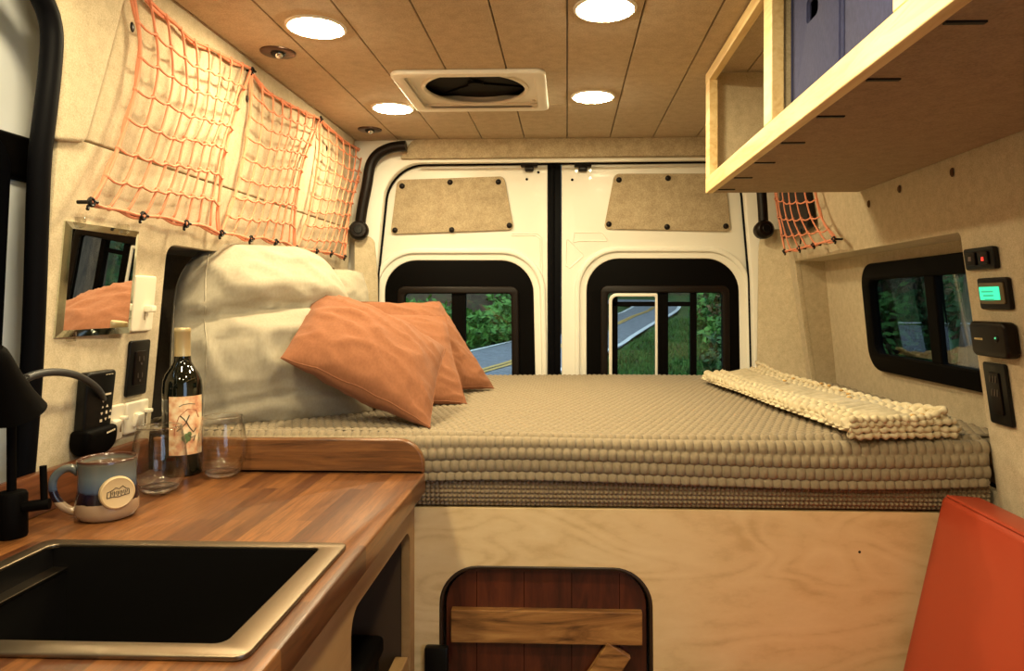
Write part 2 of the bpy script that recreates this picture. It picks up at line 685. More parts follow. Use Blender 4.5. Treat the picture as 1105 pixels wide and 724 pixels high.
d1 = rear_door('door_1', [(591, 600), (591, 170), (405, 170), (390, 300), (385, 600)], [.001, .02, .13, .03, .001],
               [(415, 470), (415, 281), (575, 281), (579, 470)], [.03, .13, .13, .03],
               [(428.5, 194), (544, 190), (554.5, 248), (421, 253)],
               [(433.7, 200.7), (485.5, 196.6), (537.7, 196.2), (549.6, 243.2), (487.3, 248), (426, 248.4)],
               [[(552, 252), (580, 252), (585, 256), (585, 330), (583, 330), (583, 258), (578, 254), (552, 254)]])
d2 = rear_door('door_2', [(606, 600), (606, 170), (812, 168), (823, 300), (830, 600)], [.001, .02, .13, .03, .001],
               [(633, 470), (633, 279), (797, 279), (800, 470)], [.03, .13, .13, .03],
               [(663, 187.3), (783, 187), (789, 250), (651.6, 247)],
               [(668, 194), (721, 192.2), (774, 192), (783.4, 244), (720, 244.8), (657, 241.8)],
               [[(620, 251), (650, 251), (655, 258), (655, 260), (625, 260), (618, 262)],
                [(613, 258), (629, 274), (629, 277), (615, 289), (611, 287), (611, 260)]])
# latches and fixing holes at the top of the doors
for dd, px in ((d1, 571), (d2, 629)):
    a = on_y(px, 180, YB - .02)
    bm = box(new(), (a.x - .034, YB - .03, a.z + .0), (a.x + .034, YB, a.z + .012), .003)
    box(bm, (a.x - .018, YB - .028, a.z - .018), (a.x + .018, YB - .002, a.z + .004), .006)
    obj('latch', bm, BROWNB, dd, smooth=True)
for dd, pts in ((d2, ((622, 184.5), (637, 184), (637, 192), (617.5, 194))), (d1, ((568.5, 193.5), (581, 186)))):
    for p in pts:
        q = on_y(*p, YB)
        obj('fixing_hole', lathe(new(), [(0, .0015), (.005, .0015), (.0055, 0)], 14, axis_m((q.x, YB - .0005, q.z), (0, -1, 0))), STEEL if p[0] > 620 and p[1] < 193 else BLACKM, dd, smooth=True)
# black seal between the doors
a, b = on_y(591, 176, YB), on_y(605, 176, YB)
bm = box(new(), (a.x, YB - .006, .6), (b.x, YB + .05, a.z), .004)
tube(bm, [((a.x + b.x) / 2 - .006, YB - .008, .6), ((a.x + b.x) / 2 - .006, YB - .008, a.z - .01)], .008, 8)
struct(obj('trim_door_seal', bm, RUBBER, smooth=True))


# rear windows
def rear_window(name, wpx, wr, ipx):
    outer = roundpoly([PY(p[0] + (3 if p[0] > 500 and p[0] != 633 else -1), p[1] - 1) for p in wpx], wr, 10)
    outer = roundpoly([PY(*p) for p in wpx], wr, 10)
    inner = roundpoly([PY(*p) for p in ipx], .015, 5)
    w = struct(obj(name, plate([outer, inner], .018, xz(YB + .012), .004), BLACKM, smooth=True))
    i2 = [(p[0] + (8 if p[0] == max(q[0] for q in ipx) or p[0] > (ipx[0][0] + ipx[2][0]) / 2 else -8), p[1] + (-8 if p[1] < 400 else 8)) for p in ipx]
    obj('inner_lip', plate([roundpoly([PY(*p) for p in i2], .03, 6), inner], .016, xz(YB - .001), .006), BROWNB, w, smooth=True)
    return w


w1 = rear_window('window_1', [(415, 470), (415, 281), (575, 281), (579, 470)], [.03, .13, .13, .03],
                 [(437, 462), (437, 317), (551.5, 317), (553, 462)])


def bar(parent, p0, p1, name, m, y0=YB + .012, y1=YB + .03, bev=.002):
    a, b = on_y(*p0, YB + .02), on_y(*p1, YB + .02)
    return obj(name, box(new(), (a.x, y0, min(a.z, b.z)), (b.x, y1, max(a.z, b.z)), bev), m, parent)


bar(w1, (488, 462), (503, 316), 'mullion', BLACKM, YB + .002)
a, b = on_y(434, 462, YB + .03), on_y(556, 314, YB + .03)
obj('pane', box(new(), (a.x, YB + .022, a.z), (b.x, YB + .026, b.z)), GLASS_T, w1)
w2 = rear_window('window_2', [(633, 470), (633, 279), (797, 279), (800, 470)], [.03, .13, .13, .03],
                 [(656, 462), (656, 316), (779, 316), (780, 462)])
lp1 = [PY(657, 458, YB), PY(657, 316.5, YB), PY(709.5, 316.5, YB), PY(709.5, 458, YB)]
lp2 = [PY(660.5, 454, YB), PY(660.5, 320, YB), PY(706.8, 320, YB), PY(706.8, 454, YB)]
obj('slider_frame', plate([roundpoly(lp1, [.01, .03, .008, .01]), roundpoly(lp2, [.01, .02, .006, .01])], .012, xz(YB - .004), .003), WPLAST, w2, smooth=True)['label'] = 'white sliding pane frame'
bar(w2, (710, 462), (720.5, 315), 'mullion', BLACKM, YB + .002)
bar(w2, (744.5, 462), (751, 315), 'mullion', BLACKM, YB + .002)
bar(w2, (660, 462), (666.5, 317), 'slider_stile', BLACKM)
bar(w2, (660, 325.5), (745, 330.5), 'crossbar', BLACKM)
a, b = on_y(650, 462, YB + .03), on_y(785, 312, YB + .03)
obj('pane', box(new(), (a.x, YB + .031, a.z), (b.x, YB + .034, b.z)), GLASS_T, w2)


# black pull handles in the rear corners
def grab(name, pts, knob, r, kr, y, label):
    pp = [on_y(px, py, y) for px, py in pts]
    h = thing(name, pp[-1], label, 'grab handle', 'grab handles by the rear doors')
    fine = []
    for i in range(len(pp) - 1):
        for t in range(6):
            q0, q1, q2, q3 = pp[max(i - 1, 0)], pp[i], pp[i + 1], pp[min(i + 2, len(pp) - 1)]
            u = t / 6
            fine.append(.5 * ((2 * q1) + (q2 - q0) * u + (2 * q0 - 5 * q1 + 4 * q2 - q3) * u * u + (3 * q1 - q0 - 3 * q2 + q3) * u ** 3))
    fine.append(pp[-1])
    obj('bar', tube(new(), fine, r, 12), BROWNB, h, smooth=True)
    k = on_y(*knob, y - .01)
    obj('end_boss', lathe(new(), [(0, .034), (kr * .75, .032), (kr * .96, .024), (kr, .01), (kr * .9, -.015), (0, -.015)], 28, axis_m((k.x, y, k.z), (.15, -1, .1))), BROWNB, h, smooth=True)
    obj('boss_screw_cap', lathe(new(), [(0, .003), (kr * .4, .0025), (kr * .45, 0)], 20, axis_m(Vector((k.x, y, k.z)) + Vector((.15, -1, .1)).normalized() * .034, (.15, -1, .1))), BLACK, h, smooth=True)
    return h


grab('grab_handle', [(438, 157.5), (424, 159), (409, 165.5), (400, 178), (396, 200), (391, 225), (388, 247)], (387, 249), .021, .038, 2.69,
     'black curved grab handle in the rear corner beside the orange nets')
grab('grab_handle', [(805, 150), (818, 172), (821, 200), (823, 225), (824, 245)], (824, 248), .019, .036, 2.66,
     'black straight grab handle partly behind the pine overhead shelf')

# ------------------------------------------------------------------ sliding door aperture on the left
pp = [(21, 560), (28, 480), (34, 400), (38, 310), (40, 246), (43, 172), (49, 120), (54, 75), (56, 40), (53, 18), (46, 0), (32, -26), (8, -54), (-30, -80)]
path = [on_x(px, py, xl(on_x(px, py, -.87).z) - .004) for px, py in pp]
fine = []
for i in range(len(path) - 1):
    for t in range(5):
        q0, q1, q2, q3 = path[max(i - 1, 0)], path[i], path[i + 1], path[min(i + 2, len(path) - 1)]
        u = t / 5
        fine.append(.5 * ((2 * q1) + (q2 - q0) * u + (2 * q0 - 5 * q1 + 4 * q2 - q3) * u * u + (3 * q1 - q0 - 3 * q2 + q3) * u ** 3))
bm = tube(new(), fine, .0165, 12)
tube(bm, [p + Vector((-.014, .004, 0)) for p in fine], .008, 10)
struct(obj('trim_side_door_seal', bm, RUBBER, smooth=True))
# the side door itself: white metal with a dark window
loops = [[(YF, 0.1), (1.46, .1), (1.46, 1.82), (YF, 1.82)],
         roundpoly([(.1, .95), (1.11, .95), (1.11, 1.46), (.1, 1.46)], .05)]
d3 = struct(obj('door_3', plate(loops, .05, lambda a, b, c: (-1.0 - (b - .9) * -.03 + c, a, b), .012), mat('white_paint_daylit', (.84, .88, .93), .3, coat=.3), smooth=True))  # bluish daylight is mixed into the white of this door
obj('window_gasket', plate([roundpoly([(.06, .92), (1.135, .92), (1.150, 1.49), (.06, 1.49)], .06), roundpoly([(.14, .99), (1.06, .99), (1.06, 1.40), (.14, 1.40)], .05)],
                           .03, lambda a, b, c: (-.972 - (b - .9) * -.03 + c, a, b), .006), RUBBER, d3, smooth=True)
obj('pane', box(new(), (-1.005, .1, .95), (-1.0, 1.12, 1.47)), GLASS_D, d3)
bm = box(new(), (-.985, .95, 1.42), (-.945, 1.23, 1.50), .012, 3)
obj('latch_cover', bm, BLACKM, d3, smooth=True)
bm = box(new(), (-.985, .65, 1.33), (-.965, 1.13, 1.395), .012, 3)
obj('window_rail', bm, mat('dark_blue_plastic', (.01, .013, .03), .4), d3, smooth=True)


# small wall fasteners in the felt
def wall_plug(px, py, x, rx, rz, nrm=(1, 0, 0)):
    q = on_x(px, py, x)
    return lathe(new(), [(0, .006), (.6, .005), (.95, .0025), (1, 0)], 16, Matrix.Translation(q) @ axis_m((0, 0, 0), nrm, (0, 0, 1)) @ Matrix.Diagonal((rz, rx, 1, 1)))


for p in ((141, 29), (265, 106.5), (351.5, 160), (392.5, 181)):
    obj('push_fastener', wall_plug(*p, xl(1.6) + .001, .009, .012), BROWNB, wlu, smooth=True)
wr_o = bpy.data.objects['wall_right']
for p in ((938, 220), (971, 204), (1028, 186)):
    q = on_x(*p, xr(1.42))
    obj('push_fastener', wall_plug(*p, xr(on_x(*p, .82).z) - .001, .005, .010, (-1, 0, 0)), mat('felt_plug', (.12, .07, .035), .9), wr_o, smooth=True)

# ------------------------------------------------------------------ ceiling fittings
lt = thing('ceiling_light', on_z(341, 29, CZ), 'glowing round ceiling light nearest the large orange net', 'ceiling light', 'recessed ceiling lights')
L0 = lt.location.copy()
obj('trim_ring', lathe(new(), [(.060, 0), (.060, -.003), (.064, -.005), (.069, -.003), (.070, 0)], 40, Matrix.Translation(L0)), WPLAST, lt, smooth=True)
obj('diffuser', lathe(new(), [(0, -.0115), (.025, -.0108), (.045, -.0085), (.057, -.005), (.0605, -.002)], 40, Matrix.Translation(L0)), LAMP, lt, smooth=True)
for px, py, lb in ((653, 9, 'glowing round ceiling light at the top edge of the picture, right of the roof fan'),
                   (424, 116.5, 'glowing round ceiling light touching the left corner of the roof fan frame'),
                   (640, 104, 'glowing round ceiling light just right of the roof fan')):
    dup(lt, on_z(px, py, CZ), lb)
for x, y, lb in ((-.585, .86, 'round ceiling light above the sink'), (.085, .80, 'round ceiling light above the aisle by the sink'),
                 (-.585, .1, 'round ceiling light above the camera side door'), (.085, .1, 'round ceiling light above the aisle front')):
    dup(lt, (x, y, CZ), lb)

sp = thing('spotlight', on_z(300, 56, CZ), 'round dark swivel spotlight nearer the largest net', 'spotlight', 'dark swivel spotlights')
S0 = sp.location.copy()
obj('bezel', lathe(new(), [(.0, -.003), (.02, -.004), (.04, -.005), (.0435, -.003), (.044, 0)], 36, Matrix.Translation(S0)), mat('bronze_bezel', (.06, .03, .018), .3, .6), sp, smooth=True)
bm = ball(new(), S0 + Vector((0, 0, -.002)), .019, 20, 12, (1, 1, .7))
obj('swivel_eye', bm, BLACK, sp, smooth='all')
obj('lens', lathe(new(), [(0, .003), (.007, .002), (.009, 0)], 18, axis_m(S0 + Vector((.006, -.008, -.0125)), (.4, -.5, -.8))), CHROME, sp, smooth=True)
dup(sp, on_z(399, 139.5, CZ), 'round dark swivel spotlight nearer the rear doors')

# roof fan
fx0, fy0, fx1, fy1 = -.495, 1.905, -.06, 2.29
vent = thing('roof_fan', ((fx0 + fx1) / 2, (fy0 + fy1) / 2, CZ), 'white square roof fan with a dark round grille in the ceiling', 'roof fan')
obj('flange', plate([roundpoly([(fx0, fy0), (fx1, fy0), (fx1, fy1), (fx0, fy1)], .03), roundpoly([(fx0 + .034, fy0 + .03), (fx1 - .034, fy0 + .03), (fx1 - .034, fy1 - .034), (fx0 + .034, fy1 - .034)], .02)],
                    0.014, xy(CZ - .007), .005), WPLAST, vent, smooth=True)
bm = new()
t_ = .004
hx0, hy0, hx1, hy1 = hole
for lo, hi in (((hx0, hy0, CZ - .012), (hx0 + t_, hy1, CZ + .03)), ((hx1 - t_, hy0, CZ - .012), (hx1, hy1, CZ + .03)),
               ((hx0, hy0, CZ - .012), (hx1, hy0 + t_, CZ + .03)), ((hx0, hy1 - t_, CZ - .012), (hx1, hy1, CZ + .03))):
    box(bm, lo, hi)
obj('throat', bm, WPLAST, vent)
cxy = ((hx0 + hx1) / 2, (hy0 + hy1) / 2)
rr = .156
circ = [(cxy[0] + rr * math.cos(2 * PI * i / 48), cxy[1] + rr * math.sin(2 * PI * i / 48)) for i in range(48)]
obj('fan_plate', plate([[(hx0, hy0), (hx1, hy0), (hx1, hy1), (hx0, hy1)], circ], .006, xy(CZ + .008), .001), WPLAST, vent)
obj('grille_ring', tube(new(), [(p[0], p[1], CZ + .004) for p in circ], .007, 8, True), WPLAST, vent, smooth=True)
bm = lathe(new(), [(0, .0), (rr, 0), (rr, .02)], 48, Matrix.Translation((cxy[0], cxy[1], CZ + .024)))
obj('screen', bm, mat('fan_screen', (.006, .004, .003), .7, spec=.1), vent)
bm = new()
for k in range(3):
    tube(bm, [(cxy[0] + r_ * math.cos(k * 2.094 + .3), cxy[1] + r_ * math.sin(k * 2.094 + .3), CZ + .021) for r_ in (.02, .146)], .003, 6)
lathe(bm, [(0, -.008), (.022, -.007), (.026, .004)], 24, Matrix.Translation((cxy[0], cxy[1], CZ + .021)))
obj('hub', bm, BLACKM, vent, smooth=True)
for kx, ky in ((hx0 + .022, hy0 + .03), (hx1 - .022, hy1 - .03)):
    obj('knob', lathe(new(), [(0, -.006), (.010, -.006), (.012, .0)], 20, Matrix.Translation((kx, ky, CZ + .006))), WPLAST, vent, smooth=True)

# ------------------------------------------------------------------ orange nets
def resample(pts, n):
    pts = [Vector(p) for p in pts]
    ln = [0]
    for a, b in zip(pts, pts[1:]):
        ln.append(ln[-1] + (b - a).length)
    out = []
    for i in range(n):
        s = ln[-1] * i / (n - 1)
        k = 0
        while k < len(ln) - 2 and ln[k + 1] < s:
            k += 1
        u = (s - ln[k]) / max(ln[k + 1] - ln[k], 1e-9)
        # catmull-rom between k and k+1
        q0, q1, q2, q3 = pts[max(k - 1, 0)], pts[k], pts[k + 1], pts[min(k + 2, len(pts) - 1)]
        out.append(.5 * ((2 * q1) + (q2 - q0) * u + (2 * q0 - 5 * q1 + 4 * q2 - q3) * u * u + (3 * q1 - q0 - 3 * q2 + q3) * u ** 3))
    return out


def hook(q, sx):
    bm = new()
    tube(bm, [q + Vector((-sx * .022, 0, 0)), q + Vector((sx * .003, 0, 0))], .0035, 8)
    tube(bm, [q + Vector((sx * .003, .007 * math.cos(t), .007 * math.sin(t))) for t in [2 * PI * i / 14 for i in range(14)]], .0026, 7, True)
    tube(bm, [q + Vector((0, -.004, -.007)), q + Vector((sx * .003, -.010, -.014))], .003, 6)
    tube(bm, [q + Vector((sx * .002, .006, .003)), q + Vector((sx * .004, .015, .001))], .003, 6)
    return bm


def net(name, top, bottom, left, right, xw, sx, rows, cols, hooks, label, bulge=.02, r=.0026):
    """left/right run top to bottom; every curve is measured on the wall plane, then lifted off it"""
    n = 25
    P = lambda L: resample([on_x(px, py, xw) for px, py in L], n)
    T, B, Lc, Rc = P(top), P(bottom), P(left), P(right)
    rnd = random.Random(len(label))
    seed = rnd.random() * 50

    def S(u, v):
        def at(c, t):
            f = t * (n - 1)
            i = min(int(f), n - 2)
            return c[i].lerp(c[i + 1], f - i)
        p = at(T, u) * (1 - v) + at(B, u) * v + at(Lc, v) * (1 - u) + at(Rc, v) * u
        p = p - (T[0] * (1 - u) * (1 - v) + T[-1] * u * (1 - v) + B[0] * (1 - u) * v + B[-1] * u * v)
        p = p.copy()
        p.x += sx * bulge * (math.sin(PI * u) * math.sin(PI * v)) ** .6
        w = .006 * min(u, 1 - u, v, 1 - v) * 5
        p.y += noise.noise(Vector((u * 4, v * 4, seed))) * w
        p.z += noise.noise(Vector((u * 4, v * 4, seed + 9))) * w
        return p
    o = thing(name, S(.5, 1), label, 'cargo net', 'orange cargo nets on the walls')
    bm = new()
    for i in range(1, cols):
        u = i / cols
        tube(bm, [S(u, v / 28) for v in range(29)], r, 6)
    for j in range(1, rows):
        v = j / rows
        tube(bm, [S(u / 28, v) + Vector((sx * .002, 0, -.007 * abs(math.sin(u / 28 * cols * PI)))) for u in range(29)], r, 6)
    for i in range(cols + 1):
        for j in range(rows + 1):
            if 0 < i < cols or 0 < j < rows:
                ball(bm, S(i / cols, j / rows), r * 2.1, 7, 5)
    obj('netting', bm, ORANGE, o, smooth='all')
    bm = new()
    ring = [S(u / 28, 0) for u in range(28)] + [S(1, v / 28) for v in range(28)] + [S(1 - u / 28, 1) for u in range(28)] + [S(0, 1 - v / 28) for v in range(28)]
    tube(bm, ring, r * 1.35, 7, True)
    ring2 = [p + Vector((-sx * .003, .004 * math.sin(i * .9), .004 * math.cos(i * .7) - .003)) for i, p in enumerate(ring)]
    tube(bm, ring2, r * 1.15, 7, True)
    obj('border_cord', bm, ORANGE, o, smooth=True)
    for p in hooks:
        q = on_x(p[0], p[1], xw)
        obj('hook', hook(q, sx), BLACK, o, smooth=True)
    return o


XN = -.828
net('cargo_net', [(143, -16), (152, -8), (161, 0), (174, 13), (190.5, 26.5), (205, 41), (225, 51), (248, 63), (271, 74)],
    [(98, 218), (112, 224), (127.5, 226), (154, 233), (176, 234), (200, 241), (219, 243), (237, 252)],
    [(143, -16), (147, 12), (151, 40), (151, 70), (144, 106), (136.5, 132.5), (125, 166), (113, 194), (98, 218)],
    [(271, 74), (266, 90), (257, 116), (250, 139), (243.5, 162), (239, 195.5), (236, 222), (237, 252)],
    XN, 1, 7, 9, [(97, 218), (153, 233), (200, 241.5)], 'largest orange cord net, on the wall above the mirror')
net('cargo_net', [(272, 78), (289, 98.6), (308, 110), (325.6, 119), (345, 128)],
    [(238.6, 251.5), (255, 253), (269.5, 257.5), (283, 256), (296.6, 261), (307, 261), (319, 268)],
    [(272, 78), (270.7, 116), (265.7, 154.7), (260, 185.6), (252, 216.5), (244, 238), (238.6, 251.5)],
    [(345, 128), (337, 151), (329.5, 170), (323.7, 193), (320, 216.5), (318, 240), (319, 268)],
    XN, 1, 8, 8, [(271.5, 76), (238, 251.5), (270, 257.5), (297, 261)], 'middle orange cord net on the left wall, between two other nets')
net('cargo_net', [(346, 129), (360.4, 142), (376, 154.7), (395, 164)],
    [(320, 267.5), (341, 270.7), (356.5, 272.6), (372, 277.6)],
    [(346, 129), (345, 162), (341, 193), (335, 224), (327.5, 251), (320, 267.5)],
    [(395, 164), (389.4, 185.6), (381.7, 209), (376.7, 232), (374, 255), (372, 277.6)],
    XN, 1, 9, 7, [(345.5, 128), (319.5, 267.5), (341, 271), (357, 273), (371.5, 277), (395, 165)], 'orange cord net nearest the rear doors, above the rear beige pillow')
XNR = .785
net('cargo_net', [(826, 140), (838, 148), (852, 148), (868, 138)],
    [(847, 271), (862, 268), (878, 264), (901, 258)],
    [(826, 140), (833, 180), (837, 213), (841, 240), (847, 271)],
    [(868, 138), (873, 175), (879, 205), (886, 234), (901, 258)],
    XNR, -1, 7, 6, [(847, 271), (863, 268), (878.5, 264), (901, 258)], 'small orange cord net on the right wall holding a black pouch', .015)
# dark pouch held behind the small net
q0, q1 = on_x(846, 205, .80), on_x(877, 250, .80)
bm = plate([roundpoly([(q0.y, q1.z), (q1.y, q1.z + .015), (q1.y + .05, q1.z + .24), (q0.y + .03, q1.z + .24)], .03)], .025, lambda a, b, c: (.7995 + c, a, b), .008)
pouch = tag(obj('pouch', bm, fabric('black_nylon', (.016, .011, .009), (.008, .006, .005), 600), smooth=True), 'black soft pouch behind the small orange net on the right wall', 'pouch')
q = on_x(866, 247, .79)
obj('zip_pull', tube(new(), [(.785, q.y, q.z), (.783, q.y - .004, q.z - .03), (.784, q.y + .004, q.z - .05)], .003, 6), BLACK, pouch, smooth=True)

# ------------------------------------------------------------------ overhead shelf
SZ0, SZ1, SX, SXB, SY1 = 1.512, CZ - .004, .388, .81, 1.965
SYN = .35
shelf = thing('overhead_shelf', (.6, 1.2, SZ0), 'pine framed overhead shelf lined in felt holding blue bins', 'shelf')
sb = .042
obj('bottom_rail', box(new(), (SX, SYN, SZ0), (SX + .02, SY1, SZ0 + sb), .002), PINE, shelf)
obj('top_rail', box(new(), (SX, SYN, SZ1 - .03), (SX + .02, SY1, SZ1), .002), PINE, shelf)
for y0, y1 in ((SY1 - .05, SY1), (1.335, 1.39), (.80, .845), (SYN, SYN + .04)):
    obj('stile', box(new(), (SX + .0005, y0, SZ0 + sb), (SX + .024, y1, SZ1 - .03), .002), PINE, shelf)
for y0 in (SY1 - .014, 1.35, .81):
    obj('divider', box(new(), (SX + .02, y0, SZ0 + .014), (SXB, y0 + .012, SZ1)), FELT, shelf)
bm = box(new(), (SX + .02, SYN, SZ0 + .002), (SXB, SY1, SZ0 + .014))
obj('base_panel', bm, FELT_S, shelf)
obj('back_panel', box(new(), (SXB - .02, SYN, SZ0 + .014), (SXB - .01, SY1, SZ1)), FELT, shelf)
for px, py in ((948, 86.5), (955, 82)):
    pass
for px0, px1, py in ((1024, 1062, 25.5), (939, 970, 87), (884, 909, 126.7), (844, 864, 155), (813, 831, 176.3), (791, 807, 192.5), (773, 786, 205)):
    q = on_z(px0, py, SZ0)
    obj('slot', box(new(), (SX + .022, q.y - .004, SZ0 - .0005), (SX + .067, q.y + .004, SZ0 + .003), .001), BROWNB, shelf)

# blue bins
def bin_box(y0, y1, label, hole_):
    o = thing('storage_bin', (.6, (y0 + y1) / 2, SZ0 + .014), label, 'storage bin', 'blue bins on the overhead shelf')
    z0, z1 = SZ0 + .0145, SZ1 - .035
    x0, x1 = .425, .76
    yc, zc = (y0 + y1) / 2, z0 + .185
    h = roundpoly([(yc - .028, zc - .015), (yc + .028, zc - .015), (yc + .028, zc + .026), (yc - .028, zc + .026)], .01)
    front = [roundpoly([(y0, z0), (y1, z0), (y1, z1), (y0, z1)], .006)]
    if hole_:
        front.append(h)
    bm = plate(front, .008, lambda a, b, c: (x0 + .004 - .004 * math.sin((a - y0) / (y1 - y0) * PI) + c, a, b), .002)
    obj('front_panel', bm, NAVY, o, smooth=True)
    bm = new()
    box(bm, (x0 + .006, y0, z0), (x1, y0 + .006, z1))
    box(bm, (x0 + .006, y1 - .006, z0), (x1, y1, z1))
    box(bm, (x1 - .006, y0, z0), (x1, y1, z1))
    box(bm, (x0 + .006, y0, z0), (x1, y1, z0 + .006))
    obj('body', bm, NAVY, o)
    bm = tube(new(), [(x0 - .001, y0 + .006, z0 + .01), (x0 - .001, y0 + .006, z1 - .01)], .0022, 6)
    obj('seam_binding', bm, NAVY, o, smooth=True)
    bm = tube(new(), [(x0 - .001, y1 - .006, z0 + .01), (x0 - .001, y1 - .006, z1 - .01)], .0022, 6)
    obj('seam_binding', bm, NAVY, o, smooth=True)
    if hole_:
        obj('handle_binding', tube(new(), [(x0 + .002, p[0], p[1]) for p in h], .003, 6, True), NAVY, o, smooth=True)


bin_box(1.093, 1.332, 'blue fabric bin with a cut-out handle beside the middle shelf post', True)
bin_box(.852, 1.088, 'blue fabric bin nearest the camera, without visible handle', False)

# ------------------------------------------------------------------ bed
BZ = .912
BF = 1.502                                    # front face of the mattress
bb = thing("platform_bed", (.1, BF + .02, 0), 'birch plywood bed base with a dark planked hatch', 'bed base')
ar = [on_y(474, 735, BF + .012), on_y(474, 610, BF + .012), on_y(704, 611, BF + .012), on_y(706, 735, BF + .012)]
pt = BZ - .154
arch = [(ar[0].x, .2), (ar[1].x, ar[1].z), (ar[2].x, ar[1].z), (ar[3].x, .2)]
loops = [[(-.86, 0), (.88, 0), (.88, pt), (-.86, pt)], roundpoly(arch, [.02, .085, .085, .02], 10)]
obj('front_panel', plate(loops, .018, xz(BF + .021), .0008), BIRCH, bb)
ro = roundpoly(arch, [.02, .085, .085, .02], 10)
g = .007
ri = roundpoly([(arch[0][0] + g, .2 + g), (arch[1][0] + g, arch[1][1] - g), (arch[2][0] - g, arch[2][1] - g), (arch[3][0] - g, .2 + g)], [.02, .08, .08, .02], 10)
obj('opening_edge', plate([ro, ri], .03, xz(BF + .026), .003), mat('dark_edge', (.03, .016, .008), .4), bb, smooth=True)
g2 = .012
dl = roundpoly([(arch[0][0] + g2, .2 + g2), (arch[1][0] + g2, arch[1][1] - g2), (arch[2][0] - g2, arch[2][1] - g2), (arch[3][0] - g2, .2 + g2)], [.02, .078, .078, .02], 10)
hatch = obj('hatch', plate([dl], .016, xz(BF + .040), .001), MAHOG, bb)
bm = new()
x = arch[0][0] + .08
while x < arch[2][0] - .05:
    box(bm, (x - .0006, BF + .0315, .22), (x + .0006, BF + .0325, arch[1][1] - .02))
    x += .105
obj('plank_gaps', bm, BLACKM, hatch)
a, b = on_y(487, 692, BF + .02), on_y(693, 660, BF + .02)
obj('rail', box(new(), (a.x, BF + .014, a.z), (b.x, BF + .033, b.z), .002), RAILW, hatch)
p0, p1 = on_y(668, 700, BF + .02), on_y(610, 790, BF + .02)
dvec = (p1 - p0).normalized()
m_ = axis_m(p0, dvec, (0, 1, 0))
obj('brace', box(new(), (-.008, -.03, 0), (.008, .03, (p1 - p0).length), .002, 2, m_), RAILW, hatch)
q = on_y(471, 700, BF)
lat = obj('latch', box(new(), (q.x - .026, BF - .008, q.z - .06), (q.x + .026, BF + .012, q.z + .006), .006), BLACK, bb, smooth=True)
# side supports of the platform
bm = box(new(), (-.86, BF + .04, pt - .018), (.88, 2.70, pt))
obj('platform_board', bm, BIRCHC, bb)
q = on_y(928, 596, BF + .01)
obj('dark_knot', lathe(new(), [(0, .0006), (.0025, .0004), (.003, 0)], 10, axis_m((q.x, BF + .0119, q.z), (0, -1, 0))), BROWNB, bb)


def grid_mesh(name, X, Y, Z, m, parent=None, smooth=True):
    ny, nx = X.shape
    co = np.stack([X, Y, Z], -1).reshape(-1, 3)
    base = np.array(root_of(parent)) if parent is not None else np.array(((X.min() + X.max()) / 2, (Y.min() + Y.max()) / 2, Z.min()))
    co = co - base
    i = np.arange(ny * nx).reshape(ny, nx)
    f = np.stack([i[:-1, :-1], i[:-1, 1:], i[1:, 1:], i[1:, :-1]], -1).reshape(-1, 4)
    me = bpy.data.meshes.new(name)
    me.vertices.add(len(co))
    me.vertices.foreach_set('co', co.ravel())
    me.loops.add(f.size)
    me.loops.foreach_set('vertex_index', f.ravel())
    me.polygons.add(len(f))
    me.polygons.foreach_set('loop_start', np.arange(0, f.size, 4))
    me.polygons.foreach_set('loop_total', np.full(len(f), 4))
    me.update(calc_edges=True)
    if smooth:
        me.polygons.foreach_set('use_smooth', np.ones(len(f), bool))
    me.materials.append(m)
    me.validate()
    o = bpy.data.objects.new(name, me)
    C.objects.link(o)
    if parent is not None:
        o.parent = parent
    else:
        o.location = base
    return o


TAUPE = fabric('taupe_waffle', (.28, .225, .150), (.235, .188, .122), 1400, .3)
TAUPE2 = fabric('taupe_fine_waffle', (.28, .21, .130), (.23, .17, .105), 1400, .3)
# mattress with a fine waffle cover
mz0, mz1 = pt + .001, BZ - .012
matt = thing('mattress', (0, 2.05, mz0), 'mattress in a fine taupe waffle cover under the wide blanket', 'mattress')
bm = box(new(), (-.86, BF + .028, mz0), (.895, 2.70, mz1 - .01), .02, 3)
obj('core', bm, TAUPE2, matt, smooth=True)
u = np.linspace(-.868, .899, 1240)
s = np.linspace(0, 1, 70)
U, Sg = np.meshgrid(u, s)
Zg = mz0 + .002 + Sg * (mz1 - mz0 - .022)
h = (np.abs(np.sin(U * PI / .0100)) * np.abs(np.sin(Zg * PI / .0100))) ** .8
Yg = BF + .011 - .009 * h + .015 * (2 * np.abs(Sg - .5)) ** 6
grid_mesh('fine_waffle_face', U, Yg, Zg, TAUPE2, matt)

# waffle blanket: top plus the drop over the front edge
ny, nx = 400, 760
R = .028
drop = .062
Ltop = 2.745 - (BF + .004) - R
arc = R * PI / 2
tot = Ltop + arc + drop
s = np.linspace(0, tot, ny)
cy = np.where(s < Ltop, 2.745 - s, np.where(s < Ltop + arc, 2.745 - Ltop - R * np.sin((np.clip(s - Ltop, 0, arc)) / R), BF + .004))
cz = np.where(s < Ltop, BZ - .004, np.where(s < Ltop + arc, BZ - .004 - R + R * np.cos((np.clip(s - Ltop, 0, arc)) / R), BZ - .004 - R - (s - Ltop - arc)))
nyv = np.where(s < Ltop, 0, np.where(s < Ltop + arc, -np.sin(np.clip(s - Ltop, 0, arc) / R), -1))
nzv = np.where(s < Ltop, 1, np.where(s < Ltop + arc, np.cos(np.clip(s - Ltop, 0, arc) / R), 0))
w = np.linspace(0, 1, nx)
sm = lambda e0, e1, x: np.clip((x - e0) / (e1 - e0), 0, 1) ** 2 * (3 - 2 * np.clip((x - e0) / (e1 - e0), 0, 1))
yy = np.where(s < Ltop, 2.745 - s, BF)
